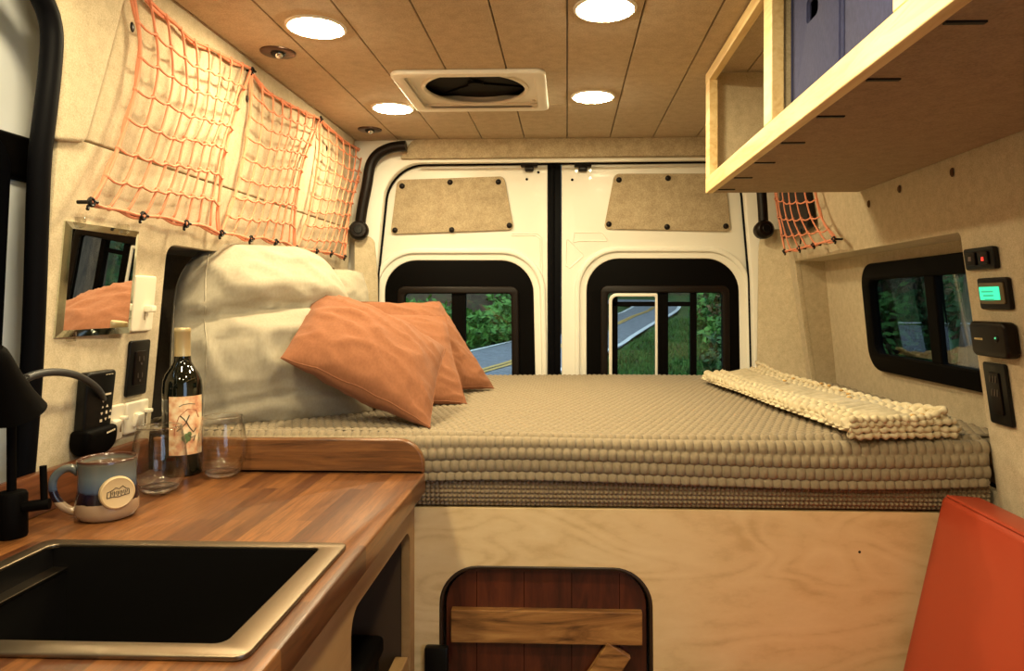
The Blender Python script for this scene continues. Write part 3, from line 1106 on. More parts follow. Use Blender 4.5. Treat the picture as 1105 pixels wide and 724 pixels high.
inn = sm(1.51, 1.56, yy) * (1 - sm(2.50, 2.55, yy))
x0 = -.885 - .135 * inn
x1 = .891 + .059 * sm(1.515, 1.55, yy) * (1 - sm(2.50, 2.55, yy)) - .05 * sm(2.55, 2.65, yy)
x0 = x0 + .06 * sm(2.55, 2.65, yy)
Sx = x0[:, None] + (x1 - x0)[:, None] * w[None, :]
Sy = np.repeat(s[:, None], nx, 1)
px_, py_ = .0195, .0255
row = np.floor(Sy / py_)
wob = .003 * np.sin(Sx * 7 + Sy * 5) + .002 * np.sin(Sx * 19)
ph = Sx + (row % 2) * px_ * .5
hx = np.abs(np.sin(ph * PI / px_))
hh = (.30 + .70 * hx ** .6) * np.abs(np.sin((Sy + .0022 * (1 - hx)) * PI / py_)) ** .5
und = .004 * np.sin(Sx * 3.1 + 1) * np.sin(Sy * 4) + .003 * np.sin(Sx * 6 + Sy * 3)
disp = .0105 * hh + und * .5
front = np.clip((s - Ltop) / arc, 0, 1)[:, None]
wave = .005 * np.sin(Sx * 11 + .6) * front + .004 * np.sin(Sx * 4.2) * front
Yb = cy[:, None] + nyv[:, None] * disp - wave * .5
Zb = cz[:, None] + nzv[:, None] * disp + .006 * np.sin(Sx * 5.0 + 2) * front
bl = grid_mesh('waffle_blanket', Sx, Yb, Zb, TAUPE)
tag(bl, 'taupe chunky waffle blanket covering the whole bed top', 'blanket')
bl.modifiers.new('thick', 'SOLIDIFY').thickness = .004
bl.modifiers['thick'].offset = -1


# ------------------------------------------------------------------ pillows
def pillow(name, corner, ea, eb, thick, m, label, group, edge=.06, crease=None, sag=None, seed=0, wr=.006, floor_z=None, parent_seams=True, pw=2.4, taper=0.0, round_=0.0, line=None):
    """corner = the point (-1,-1); ea and eb are the two edges from it"""
    ea, eb = Vector(ea), Vector(eb)
    nrm = ea.cross(eb).normalized()
    c = Vector(corner) + ea / 2 + eb / 2
    n = 56
    bm = bmesh.new()

    def surf(u, v, side):
        pu = 1 - edge * (1 - v * v) * (1 - .35 * u * u)
        pv = 1 - edge * (1 - u * u) * (1 - .35 * v * v)
        th = max(0, (1 - abs(u) ** pw)) ** .62 * max(0, (1 - abs(v) ** pw)) ** .62
        pu *= (1 - taper * (v + 1) / 2) * (1 - round_ * max(0, v) ** 4)
        pv *= 1 - round_ * abs(u) ** 4 * (v > 0)
        q = c + ea * (u * pu / 2) + eb * (v * pv / 2)
        t = thick / 2 * th
        if crease:
            for (cv, wd, dp) in crease:
                t *= 1 - dp * math.exp(-((v - cv - .08 * math.sin(u * 2 + 1)) / wd) ** 2)
        k = noise.fractal(Vector((u * 1.6 + seed, v * 1.6, seed * 3.1)), 1, 2, 3)
        rid = 1 - abs(noise.noise(Vector((u * 1.5 - v * .9 + seed, v * 3.2 + u * 1.1, seed + 4)))) * 3
        rid2 = 1 - abs(noise.noise(Vector((u * 3.1 + v * 2.0 + seed, v * 2.0 - u * 1.4, seed + 14)))) * 3.5
        t += wr * (.7 * k + .9 * max(0, rid) ** 2 + .5 * max(0, rid2) ** 2 * (1.3 - th)) * th ** .5
        q = q + nrm * (t * side)
        edge_w = (1 - th) * wr * .8
        q = q + nrm * (noise.noise(Vector((u * 3, v * 3, seed + 20))) * edge_w)
        if sag:
            q = q + Vector(sag) * ((1 - u * u) * (1 - v * v))
        if floor_z is not None and q.z < floor_z:
            q.z = floor_z + (q.z - floor_z) * .02
        return q
    f = lambda i: math.sin((i / n * 2 - 1) * PI / 2)
    V = {}
    for side in (1, -1):
        for i in range(n + 1):
            for j in range(n + 1):
                e = i in (0, n) or j in (0, n)
                key = (i, j, 0 if e else side)
                if key not in V:
                    V[key] = bm.verts.new(surf(f(i), f(j), side))
    for side in (1, -1):
        g_ = lambda i, j: V[(i, j, 0 if (i in (0, n) or j in (0, n)) else side)]
        for i in range(n):
            for j in range(n):
                q = (g_(i, j), g_(i + 1, j), g_(i + 1, j + 1), g_(i, j + 1))
                bm.faces.new(q if side > 0 else q[::-1])
    o = tag(obj(name, bm, m, None, (c.x, c.y, c.z - .15), smooth='all'), label, 'pillow', group)
    # stitched seam just inside the edge
    bm = new()
    k = .985
    loop = [surf(-k + 2 * k * i / 40, -k, 1) for i in range(40)] + [surf(k, -k + 2 * k * i / 40, 1) for i in range(40)] + \
           [surf(k - 2 * k * i / 40, k, 1) for i in range(40)] + [surf(-k, k - 2 * k * i / 40, 1) for i in range(40)]
    tube(bm, loop, .0016, 5, True)
    obj('seam', bm, m, o, smooth='all')
    if line is not None:
        obj('seam', tube(new(), [surf(line, -.95 + 1.9 * i / 60, 1) for i in range(61)], .0017, 5), m, o, smooth='all')
    return o


PF = BZ + .005
# rear beige pillow, front beige pillow
pillow('bed_pillow', (-.97, 2.13, .895), (.30, .32, .0), (-.06, .06, .435), .17, LINEN, 'beige linen pillow behind, mostly hidden near the rear doors', 'beige linen pillows', .07, [(.25, .3, .25)], None, 3, .014, PF, round_=.08)
fp_ = pillow('bed_pillow', (-.925, 1.565, .885), (.415, .275, .0), (-.085, .09, .475), .25, LINEN, 'large creased beige linen pillow in front, behind the wine bottle', 'beige linen pillows', .04,
             [(.20, .045, .40), (.20, .15, .25), (-.75, .05, .22), (-.60, .10, .12)], (.0, .0, -.01), 11, .018, PF, taper=.17, round_=.20, line=-.70)


def quad(bl_, br_, tl_):
    return bl_, br_ - bl_, tl_ - bl_


# three rust cushions, rear to front
P3 = [Vector((-.52, 2.02, .96)), Vector((-.215, 2.26, .93)), Vector((-.42, 2.36, 1.216))]
pillow('throw_cushion', Vector((-.445, 2.05, .925)), (.21, .20, .0), (-.20, .10, .285), .11, RUST, 'rust orange cushion at the back with one pointed corner up against the rear window', 'rust orange cushions', .10, None, None, 21, .008, PF)
pillow('throw_cushion', Vector((-.62, 1.78, .93)), (.34, .165, -.01), (-.10, .235, .245), .11, RUST, 'rust orange cushion sandwiched between the other two', 'rust orange cushions', .08, None, None, 33, .008, PF)
pillow('throw_cushion', Vector((-.655, 1.565, 1.08)), (.345, .005, -.160), (-.01, .265, .165), .15, RUST, 'rust orange cushion in front, leaning on the big beige pillow', 'rust orange cushions', .07, None, None, 42, .009, PF)

# ------------------------------------------------------------------ folded knit throw on the bed
KNIT = fabric('cream_knit', (.62, .54, .38), (.52, .44, .29), 500, .3, .05)
KNIT_C = fabric('ochre_yarn', (.62, .38, .14), (.42, .26, .10), 500, .3)
c_nl, c_nr = Vector((.585, 1.485)), Vector((.825, 1.515))
c_fl, c_fr = Vector((.475, 2.47)), Vector((.73, 2.63))
TW = .011
z0 = BZ + .006
throw = thing('knit_throw', (.65, 2.05, z0), 'cream chunky knit throw folded in layers on the bed by the side window', 'throw blanket')


TH_ = .050
nl, nr, fl, fr = [np.array((q.x, q.y)) for q in (c_nl, c_nr, c_fl, c_fr)]
na, nb = 220, 460
th = np.linspace(0, 2 * PI, na)
vv = np.linspace(0, 1, nb)
T_, V_ = np.meshgrid(th, vv)
cu_, su = np.cos(T_), np.sin(T_)
wu = np.sign(cu_) * np.abs(cu_) ** .28
hz = np.sign(su) * np.abs(su) ** .5
uu = .5 + wu * .5 * np.where(wu > 0, .90, 1.0)
end = np.clip(np.minimum(V_ / .012, (1 - V_) / .012), 0, 1) ** .5
# distance along the section, so the stitches run over the top and down the fold
arcl = np.where(su > 0, uu * .25, -(1 - hz) * TH_ * .5 * (wu < 0))
cell_u, cell_v = .0300, .0330
ur = arcl / cell_u + .10 * np.sin(V_ * 30)
r_ = np.floor(ur)
vv_ = V_ * 1.02 / cell_v + (r_ % 2) * .5 + .06 * np.sin(r_ * 3.3 + V_ * 25)
st = np.abs(np.sin(vv_ * PI)) ** .55 * np.abs(np.sin(ur * PI)) ** .45
left = np.clip((.10 - uu) / .10, 0, 1)
amp = .0145
base = (nl * (1 - uu[..., None]) + nr * uu[..., None]) * (1 - V_[..., None]) + (fl * (1 - uu[..., None]) + fr * uu[..., None]) * V_[..., None]
zz = z0 + TH_ * .5 + end * (hz * (TH_ * .5 - amp) + amp * (st * 1.1 - .35) * np.clip(su * 3, 0, 1))
lift = .020 * np.clip((uu - .70) / .25, 0, 1) ** 2 * np.clip(1 - V_ * 5, 0, 1) + .022 * np.clip((uu - .70) / .3, 0, 1) ** 2 * np.clip((V_ - .80) / .2, 0, 1)
zz = zz + lift * (hz > 0) + .0035 * np.sin(V_ * 8) * (hz > 0)
X_ = base[..., 0] - left * amp * (st * 1.1 - .4) * end + .003 * np.sin(V_ * 13)
Y_ = base[..., 1] - .004 * np.abs(np.sin(uu * 9 * PI)) * np.clip(1 - V_ * 60, 0, 1)
grid_mesh('folded_body', X_, Y_, np.maximum(zz, z0), KNIT, throw)
# the stacked edges of the folds, seen along the near end and the wall side
nl, fl = Vector((c_nl.x, c_nl.y, 0)), Vector((c_fl.x, c_fl.y, 0))
nr, fr = Vector((c_nr.x, c_nr.y, 0)), Vector((c_fr.x, c_fr.y, 0))
for k_, (dz, un) in enumerate(((.008, .98), (.0195, 1.0), (.031, .96), (.0425, .88))):
    bm = new()
    pts = []
    nn = 60
    for j in range(nn + 1):
        u_ = .035 + j / nn * (un - .035)
        q = nl.lerp(nr, u_)
        up = .020 * max(0, (u_ - .66) / .25) ** 2 if k_ == 3 else (.004 * u_ if k_ == 2 else 0)
        pts.append(Vector((q.x, q.y - .001 + .003 * math.sin(u_ * 23 + k_), z0 + dz + up + .0012 * math.sin(u_ * 30 + k_ * 2))))
    c0 = pts[-1].copy()
    for j in range(1, 8):
        a_ = j / 7 * PI * .5
        pts.append(c0 + Vector((.012 * math.sin(a_), .014 * (1 - math.cos(a_)), 0)))
    c0 = pts[-1].copy()
    for j in range(1, 130):
        v_ = j / 129
        q = nr.lerp(fr, v_)
        tgt = Vector((q.x - (1 - un) * .24 + .010, q.y + .012, z0 + dz + (.022 * max(0, (v_ - .8) / .2) if k_ == 3 else 0)))
        tgt.z += (c0.z - z0 - dz) * max(0, 1 - v_ * 6)
        tgt.x += .003 * math.sin(v_ * 60 + k_)
        pts.append(tgt)
    tube(bm, pts, [.0068 + .0022 * math.sin(j * 1.25 + k_ * 1.9) for j in range(len(pts))], 9)
    obj('fold_edge', bm, KNIT, throw, smooth='all')
rd = random.Random(5)
for i in range(9):
    v, u = rd.random() ** 1.3 * .7, .55 + rd.random() * .38
    q = nl.lerp(nr, u).lerp(fl.lerp(fr, u), v)
    f_ = obj('ochre_fleck', ball(new(), Vector((q.x, q.y, z0 + TH_ - .001 + .02 * max(0, (u - .7) / .25) ** 2 * max(0, 1 - v * 5))), .0055, 8, 6, (1.2, 1.3, .6)), KNIT_C, throw, smooth='all')
    f_['label'] = 'ochre fleck of yarn'

# ------------------------------------------------------------------ kitchen
KZ = .855
KX = -.292                                   # front edge of the worktop
KY0, KY1 = .615, 1.425
cab = thing('kitchen_cabinet', (-.6, 1.0, 0), 'pale plywood kitchen cabinet with an open cubby under the worktop', 'cabinet')
cxf = -.315
lo_y, hi_y = on_x(379, 668, cxf).y, 1.385
ct, cb = on_x(446.5, 565, cxf).z, .30
loops = [[(KY0 + .01, 0), (KY1, 0), (KY1, KZ - .0405), (KY0 + .01, KZ - .0405)], roundpoly([(lo_y, cb), (hi_y, cb), (hi_y, ct), (lo_y, ct)], .035)]
obj('face_panel', plate(loops, .018, yz(cxf - .009), .0008), BIRCHC, cab)
bm = box(new(), (-.865, KY1 - .018, 0), (cxf - .018, KY1, KZ - .0405))
obj('end_panel', bm, BIRCHC, cab)
obj('near_panel', box(new(), (-.865, KY0 + .012, 0), (cxf - .018, KY0 + .03, KZ - .0405)), BLACKM, cab)
bm = box(new(), (-.865, lo_y - .03, .28), (cxf - .018, KY1 - .018, .298))
PLY_SHADE = mat('ply_in_shade', (.055, .03, .014), .6)  # shade inside the cubby is painted into these panels
obj('cubby_floor', bm, PLY_SHADE, cab)
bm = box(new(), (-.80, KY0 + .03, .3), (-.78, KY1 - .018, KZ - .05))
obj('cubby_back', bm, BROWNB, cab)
obj('cubby_side', box(new(), (-.78, hi_y + .003, .3), (cxf - .018, hi_y + .014, KZ - .05)), PLY_SHADE, cab)
# pale ledge rail low in the opening
q0 = on_x(447.5, 697, cxf - .0)
bm = box(new(), (cxf - .03, lo_y + .02, q0.z - .05), (cxf - .004, hi_y - .001, q0.z), .002)
obj('ledge', bm, BIRCHC, cab)
for dy in (.03, .075):
    obj('ledge_hole', lathe(new(), [(0, .0006), (.004, .0006), (.0042, 0)], 12, axis_m((cxf - .0035, hi_y - dy, q0.z - .022), (1, 0, 0))), BLACKM, cab)
# black cooler standing in the cubby
cool = thing('portable_cooler', (-.55, 1.17, .298), 'black box cooler inside the open cabinet cubby', 'cooler')
cz1 = on_x(415, 684, -.362).z
obj('body', box(new(), (-.74, lo_y + .01, .2985), (-.37, hi_y - .02, cz1 - .04), .012, 3), BLACK, cool, smooth=True)
obj('lid', box(new(), (-.745, lo_y + .006, cz1 - .038), (-.362, hi_y - .015, cz1), .012, 3), BLACKM, cool, smooth=True)

# worktop with an opening for the sink, and upstands
SKX0, SKX1, SKY0, SKY1 = -.762, -.316, .672, .995
top = thing('worktop', (-.6, 1.0, KZ), 'dark butcher block wood worktop with upstands around the sink', 'worktop')
loops = [roundpoly([(-.9, KY0), (KX, KY0), (KX, KY1 + .014), (-.9, KY1 + .014)], [.005, .02, .02, .005]),
         roundpoly([(SKX0 + .012, SKY0 + .012), (SKX1 - .012, SKY0 + .012), (SKX1 - .012, SKY1 - .012), (SKX0 + .012, SKY1 - .012)], .01)]
obj('slab', plate(loops, .04, xy(KZ - .02), .004), BUTCH, top, smooth=True)
bh = .925
obj('rear_upstand', plate([roundpoly([(-.865, KZ + .0005), (KX - .003, KZ + .0005), (KX - .003, bh), (-.865, bh)], [.001, .001, .055, .001], 10, .95)], .018, xz(KY1 + .006), .004),
    wood('upstand_wood', (.24, .10, .03), (.145, .056, .017), (.05, .018, .006), 'X', 6, 14, .35, .2), top, smooth=True)
ux = -.885
obj('wall_upstand', box(new(), (ux - .005, KY0 - .0, KZ + .0005), (ux + .014, KY1 - .004, bh), .004),
    wood('upstand_wood_dark', (.20, .065, .022), (.125, .040, .014), (.05, .016, .006), 'Y', 6, 14, .35, .2), top, smooth=True)

# sink
sink = thing('sink', (-.56, .83, KZ), 'black undermount-deep sink with a bronze grey metal rim', 'sink')
ro = roundpoly([(SKX0, SKY0), (SKX1, SKY0), (SKX1, SKY1), (SKX0, SKY1)], .014)
ri = roundpoly([(SKX0 + .022, SKY0 + .026), (SKX1 - .034, SKY0 + .026), (SKX1 - .034, SKY1 - .020), (SKX0 + .022, SKY1 - .020)], .012)
obj('rim', plate([ro, ri], .006, xy(KZ + .003), .0018), GUN, sink, smooth=True)
bm = new()
X0, X1, Y0, Y1 = SKX0 + .022, SKX1 - .034, SKY0 + .026, SKY1 - .020
zt, zs, zb = KZ + .004, KZ - .028, KZ - .21
box(bm, (X0 - .004, Y0 - .004, zs), (X0, Y1 + .004, zt - .002))
box(bm, (X1, Y0 - .004, zb), (X1 + .004, Y1 + .004, zt - .002))
box(bm, (X0 - .004, Y0 - .004, zs), (X1 + .004, Y0, zt - .002))
box(bm, (X0 - .004, Y1, zb), (X1 + .004, Y1 + .004, zt - .002))
box(bm, (X0 - .004, Y0 - .004, zb), (X1 + .004, Y0, zs))
box(bm, (X0 + .016, Y0 - .004, zb), (X0 + .020, Y1 + .004, zs))
box(bm, (X0, Y0 - .004, zb - .004), (X1 + .004, Y1 + .004, zb))
obj('basin', bm, BASIN, sink)
obj('ledge', box(new(), (X0 - .002, Y0 - .002, zs - .004), (X0 + .022, Y1 + .002, zs + .001), .001), mat('ledge_metal', (.10, .08, .06), .35, 1), sink)
obj('drain', lathe(new(), [(0, .002), (.03, .003), (.04, .004), (.044, 0)], 28, Matrix.Translation(((X0 + X1) / 2, (Y0 + Y1) / 2, zb + .0005))), STEEL, sink, smooth=True)

# faucet
fp = on_z(2, 583, KZ + .001)
fp = Vector((max(fp.x, -.868), fp.y + .018, KZ))
fx, fy = fp.x, fp.y
fa = thing('faucet', fp, 'matte black faucet behind the sink at the left edge', 'faucet')
obj('body', lathe(new(), [(0, 0), (.0195, 0), (.0205, .003), (.0205, .064), (.018, .068), (.010, .07), (0, .07)], 28, Matrix.Translation(fp)), BLACKM, fa, smooth=True)
pts = [fp + Vector((0, 0, .065)), fp + Vector((0, 0, .2)), fp + Vector((0, 0, .23))]
for k in range(1, 10):
    t = k / 9 * PI * .92
    pts.append(fp + Vector((.07 * (1 - math.cos(t)) * .35, -.09 * (1 - math.cos(t)), .23 + .05 * math.sin(t))))
obj('spout', tube(new(), pts, .0062, 12), BLACKM, fa, smooth=True)
bm = tube(new(), [fp + Vector((.018, .0, .045)), fp + Vector((.05, .012, .047))], .0085, 12)
obj('lever_stub', bm, BLACKM, fa, smooth=True)
obj('lever', tube(new(), [fp + Vector((.043, .010, .045)), fp + Vector((.042, .010, .075)), fp + Vector((.041, .010, .105))], .005, 10), BLACKM, fa, smooth=True)

# gooseneck reading lamp fixed to the wall beside the switches
gw = on_x(113, 437, xl(1.02) + .004)
ex = on_x(24, 410, -.80)
gl = thing('reading_lamp', gw, 'black gooseneck reading lamp curving out from the wall above the mug', 'lamp')
pth = [gw, on_x(109, 425, -.862), on_x(100, 415, -.845), on_x(85, 406, -.825), on_x(68, 402, -.81), on_x(50, 402, -.803), on_x(36, 405, -.80), ex]
obj('gooseneck', tube(new(), resample(pth, 36), .0062, 10), mat('neck_rubber', (.028, .03, .034), .4), gl, smooth=True)
obj('wall_socket', lathe(new(), [(0, .012), (.009, .012), (.012, .008), (.0125, 0)], 20, axis_m((xl(gw.z), gw.y, gw.z), (1, 0, 0))), BLACK, gl, smooth=True)
h0, h1 = on_x(-10, 376, -.80), on_x(20, 446, -.80)
ax = (h1 - h0)
Ln = ax.length
obj('shade', lathe(new(), [(0, 0), (.014, .002), (.017, .008), (.019, .02), (.022, Ln * .45), (.028, Ln * .75), (.035, Ln * .97), (.036, Ln), (.033, Ln), (.031, Ln * .95), (0, Ln * .9)], 32, axis_m(h0, ax)), BLACKM, gl, smooth=True)
obj('joint', tube(new(), [ex + Vector((.006, .004, -.002)), ex + Vector((-.025, -.012, .004))], .009, 10), BLACK, gl, smooth=True)

# wine bottle
bp = on_z(197, 511, KZ)
bot = thing('wine_bottle', bp, 'dark wine bottle with a peach label standing behind the glasses', 'wine bottle')
BR = .0375
mT = Matrix.Translation(bp)
DARKG = mat('bottle_glass', (.004, .005, .003), .04, coat=.5)
obj('glass_body', lathe(new(), [(0, .006), (.02, .002), (.034, 0), (BR, .004), (BR, .178), (BR * .97, .192), (BR * .84, .206), (BR * .62, .219), (BR * .45, .230), (.0155, .242), (.0148, .25), (.0148, .292), (0, .293)], 48, mT), DARKG, bot, smooth=True)
FOIL = mat('gold_foil', (.60, .48, .26), .4, .55)
obj('foil_capsule', lathe(new(), [(.0152, .240), (.0156, .243), (.0152, .246), (.0150, .29), (.0158, .291), (.0158, .298), (.015, .3), (0, .3)], 32, mT), FOIL, bot, smooth=True)
lang = math.atan2(-bp.y, -bp.x + .02) + .22


def on_bottle(a, z, r=BR + .0008):
    return bp + Vector((r * math.cos(lang + a), r * math.sin(lang + a), z))


bm = new()
na, nz = 24, 6
gr = [[bm.verts.new(on_bottle(-.92 + 1.84 * i / na, .045 + .118 * j / nz)) for i in range(na + 1)] for j in range(nz + 1)]
for j in range(nz):
    for i in range(na):
        bm.faces.new((gr[j][i], gr[j][i + 1], gr[j + 1][i + 1], gr[j + 1][i]))
LABELM, t, b = nodes('peach_label')
tc = N(t, 'ShaderNodeTexCoord')
n1 = N(t, 'ShaderNodeTexNoise', Scale=55.0, Detail=3.0)
t.links.new(tc.outputs['Object'], n1.inputs['Vector'])
r = ramp(t, [(.35, (.62, .26, .14)), (.5, (.80, .52, .30)), (.62, (.86, .70, .46))])
t.links.new(n1.outputs[0], r.inputs[0])
t.links.new(r.outputs[0], b.inputs['Base Color'])
b.inputs['Roughness'].default_value = .6
lab = obj('label', bm, LABELM, bot, smooth='all')


def mark(pts, w, m, name):
    return obj(name, tube(new(), [on_bottle(a, z, BR + .0012) for a, z in pts], w, 5), m, lab, smooth=True)


INK = mat('ink_brown', (.06, .045, .03), .7)
mark([(-.35, .125), (-.15, .117), (-.05, .11), (-.3, .100), (-.5, .094)], .0011, INK, 'drawn_stem')
mark([(.1, .125), (-.05, .112), (.1, .10), (.3, .09), (.45, .097)], .0012, INK, 'drawn_stem')
mark([(.05, .085), (.2, .079), (.4, .083), (.3, .072)], .0011, INK, 'drawn_stem')
mark([(-.62, .086), (-.6, .10), (-.4, .123), (0, .137), (.45, .134), (.62, .118)], .0008, mat('ink_red', (.40, .10, .05), .7), 'drawn_arc')
mark([(-.4, .143), (-.2, .147), (.1, .148), (.4, .146)], .0007, INK, 'drawn_line')
bm = new()
for a_, z_ in ((-.05, .083), (-.18, .079), (.06, .077), (-.08, .073), (.1, .086)):
    q = on_bottle(a_, z_, BR + .0006)
    n_ = Vector((math.cos(lang + a_), math.sin(lang + a_), 0))
    bmesh.ops.create_uvsphere(bm, u_segments=10, v_segments=6, radius=1, matrix=axis_m(q, n_) @ Matrix.Diagonal((.006, .0045, .001, 1)))
obj('drawn_leaves', bm, mat('ink_green', (.10, .15, .05), .7), lab, smooth='all')

# two stemless glasses
WG = clear_glass('wine_glass_clear', (.985, .985, .98))
g1 = on_z(172, 531, KZ)


def glass_mesh():
    outer = [(0, 0), (.020, 0), (.027, .002), (.036, .012), (.043, .028), (.0465, .048), (.0465, .068), (.044, .09), (.040, .110), (.0375, .122)]
    inner = [(.0365, .1225), (.0358, .122), (.0385, .109), (.0425, .09), (.045, .068), (.045, .048), (.0415, .029), (.034, .0155), (.022, .010), (0, .009)]
    return lathe(new(), outer + inner, 48, Matrix.Translation(g1))


wg = obj('wine_glass', glass_mesh(), WG, None, g1, smooth='all')
tag(wg, 'clear stemless wine glass beside the mug, in front of the bottle', 'wine glass', 'stemless wine glasses')
SOLID, t, b = nodes('solid_glass')
b.inputs['Base Color'].default_value = (1, 1, 1, 1)
b.inputs['Roughness'].default_value = 0
b.inputs['IOR'].default_value = 1.45
b.inputs['Transmission Weight'].default_value = 1
obj('glass_base', lathe(new(), [(0, .0006), (.019, .0006), (.026, .003), (.033, .0105), (.028, .0105), (.015, .0085), (0, .0080)], 40, Matrix.Translation(g1)), SOLID, wg, smooth='all')
obj('glass_rim', tube(new(), [(g1.x + .0372 * math.cos(2 * PI * i / 48), g1.y + .0372 * math.sin(2 * PI * i / 48), KZ + .1222) for i in range(48)], .0012, 8, True), SOLID, wg, smooth='all')
dup(wg, on_z(240, 514, KZ), 'clear stemless wine glass right of the bottle, against the wood upstand')

# mug
mp_ = on_z(116, 557, KZ)
mug = thing('mug', mp_, 'handmade blue and tan pottery mug with a round medallion', 'mug')
mH = .098


def mug_glaze():
    m, t, b = nodes('pottery_glaze')
    tc = N(t, 'ShaderNodeTexCoord')
    sp_ = N(t, 'ShaderNodeSeparateXYZ')
    t.links.new(tc.outputs['Object'], sp_.inputs[0])
    n = N(t, 'ShaderNodeTexNoise', Scale=40.0, Detail=3.0)
    t.links.new(tc.outputs['Object'], n.inputs['Vector'])
    ma = N(t, 'ShaderNodeMath', operation='MULTIPLY_ADD')
    ma.inputs[1].default_value = .008
    t.links.new(n.outputs[0], ma.inputs[0])
    t.links.new(sp_.outputs[2], ma.inputs[2])
    mr = N(t, 'ShaderNodeMapRange')
    mr.inputs['From Min'].default_value = 0
    mr.inputs['From Max'].default_value = mH + .004
    t.links.new(ma.outputs[0], mr.inputs[0])
    r = ramp(t, [(.0, (.33, .215, .13)), (.325, (.38, .26, .165)), (.335, (.010, .005, .007)), (.49, (.012, .008, .018)), (.53, (.055, .08, .14)), (.72, (.13, .16, .18)), (.93, (.12, .12, .10)), (.975, (.06, .02, .012))])
    t.links.new(mr.outputs[0], r.inputs[0])
    t.links.new(r.outputs[0], b.inputs['Base Color'])
    b.inputs['Roughness'].default_value = .22
    b.inputs['Coat Weight'].default_value = .4
    return m


GLZ = mug_glaze()
mM = Matrix.Translation(mp_)
prof = [(0, .003), (.036, 0), (.042, .004), (.0465, .014), (.0455, .03), (.042, .05), (.0415, .07), (.043, .09), (.0435, .096), (.0422, .098), (.0405, .096), (.039, .08), (.0385, .05), (.041, .02), (.034, .008), (0, .007)]
obj('body', lathe(new(), [(r_, z_) for r_, z_ in prof], 48, mM), GLZ, mug, smooth='all')
hd = Vector((-.85, -.28, 0)).normalized()
hp = [mp_ + hd * r_ + Vector((0, 0, z_)) for r_, z_ in ((.040, .074), (.052, .083), (.066, .080), (.0765, .068), (.0785, .052), (.074, .036), (.064, .022), (.053, .014), (.043, .012))]
hp = resample(hp, 28)
bm = new()
tube(bm, hp, [.0062 + .0015 * abs(i / 27 - .5) for i in range(28)], 10)
obj('handle', bm, GLZ, mug, smooth='all')
obj('coffee', lathe(new(), [(0, .088), (.0405, .088)], 40, mM), mat('coffee', (.10, .055, .03), .12), mug)
md = Vector((.78, -.62, .06)).normalized()
mc = mp_ + Vector((.78, -.62, 0)).normalized() * .043 + Vector((0, 0, .047))
mA = axis_m(mc, md, (0, 0, 1))
med = obj('medallion', lathe(new(), [(0, .0045), (.021, .0045), (.0235, .0055), (.0255, .004), (.0262, 0), (.0255, -.004), (0, -.004)], 40, mA), mat('buff_clay', (.55, .40, .22), .45), mug, smooth=True)


def med_line(pts, w=.0007):
    tube(bm, [mA @ Vector((z_, -x_, .0048)) for x_, z_ in pts], w, 5)


bm = new()
med_line([(-.016, -.006), (-.015, .003), (-.008, .005), (-.003, .0085), (.002, .006), (.007, .010), (.012, .005), (.016, .004), (.0165, -.004)])
med_line([(-.016, -.006), (-.008, -.005), (0, -.0062), (.008, -.005), (.0165, -.004)])
for k in range(5):
    x_ = -.011 + k * .0052
    med_line([(x_, -.005), (x_ + .001, .003), (x_ + .003, -.002), (x_ + .004, .003)])
obj('carved_mountains', bm, INK, med, smooth=True)


# ------------------------------------------------------------------ things on the left wall
def lw(px, py, off=0.0):
    x = -.88
    for _ in range(4):
        q = on_x(px, py, x)
        x = xl(q.z) + off
    return on_x(px, py, x)


def wall_rect(px_pts):
    """mean y-range / z-range of four picture corners TL TR BR BL on the left wall"""
    q = [lw(*p) for p in px_pts]
    return (q[0].y + q[3].y) / 2, (q[1].y + q[2].y) / 2, (q[2].z + q[3].z) / 2, (q[0].z + q[1].z) / 2


def wplate(y0, y1, z0, z1, r, d, off, bev, holes=()):
    return plate([roundpoly([(y0, z0), (y1, z0), (y1, z1), (y0, z1)], r)] + list(holes), d, lambda a, b, c: (xl(b) + off + d / 2 + c, a, b), bev)


y0, y1, z0_, z1_ = wall_rect([(69, 239), (142, 249), (133, 359), (57, 365)])
mir = thing('mirror', (xl(z0_), (y0 + y1) / 2, z0_), 'small rectangular mirror clipped to the felt wall under the largest net', 'mirror')
bm = wplate(y0 + .012, y1 - .012, z0_ + .012, z1_ - .012, .001, .006, .001, .0005)
for v in bm.verts:
    v.co.x += (v.co.y - y0) * .06
obj('glass', bm, MIRROR, mir)
bm = new()
for (a0, b0, a1, b1) in ((y0, z0_, y1, z0_), (y1, z0_, y1, z1_), (y1, z1_, y0, z1_), (y0, z1_, y0, z0_)):
    ym, zm = (y0 + y1) / 2, (z0_ + z1_) / 2
    sh = lambda p, q: (p + (.012 if p < ym else -.012), q + (.012 if q < zm else -.012))
    i0, i1 = sh(a0, b0), sh(a1, b1)
    v = [bm.verts.new((xl(q) + o_, p, q)) for p, q, o_ in ((a0, b0, .003), (a1, b1, .003), (i1[0], i1[1], .007), (i0[0], i0[1], .007))]
    bm.faces.new(v)
    v2 = [bm.verts.new((xl(q) + o_, p, q)) for p, q, o_ in ((a0, b0, 0), (a1, b1, 0), (a1, b1, .003), (a0, b0, .003))]
    bm.faces.new(v2)
for v in bm.verts:
    v.co.x += (v.co.y - y0) * .06 * (1 if abs(v.co.x - xl(v.co.z)) > .001 else 0)
obj('bevelled_edge', bm, mat('mirror_bevel', (.75, .80, .72), .06, 1), mir)
CLIP = clear_glass('clear_clip', (.88, .87, .84))
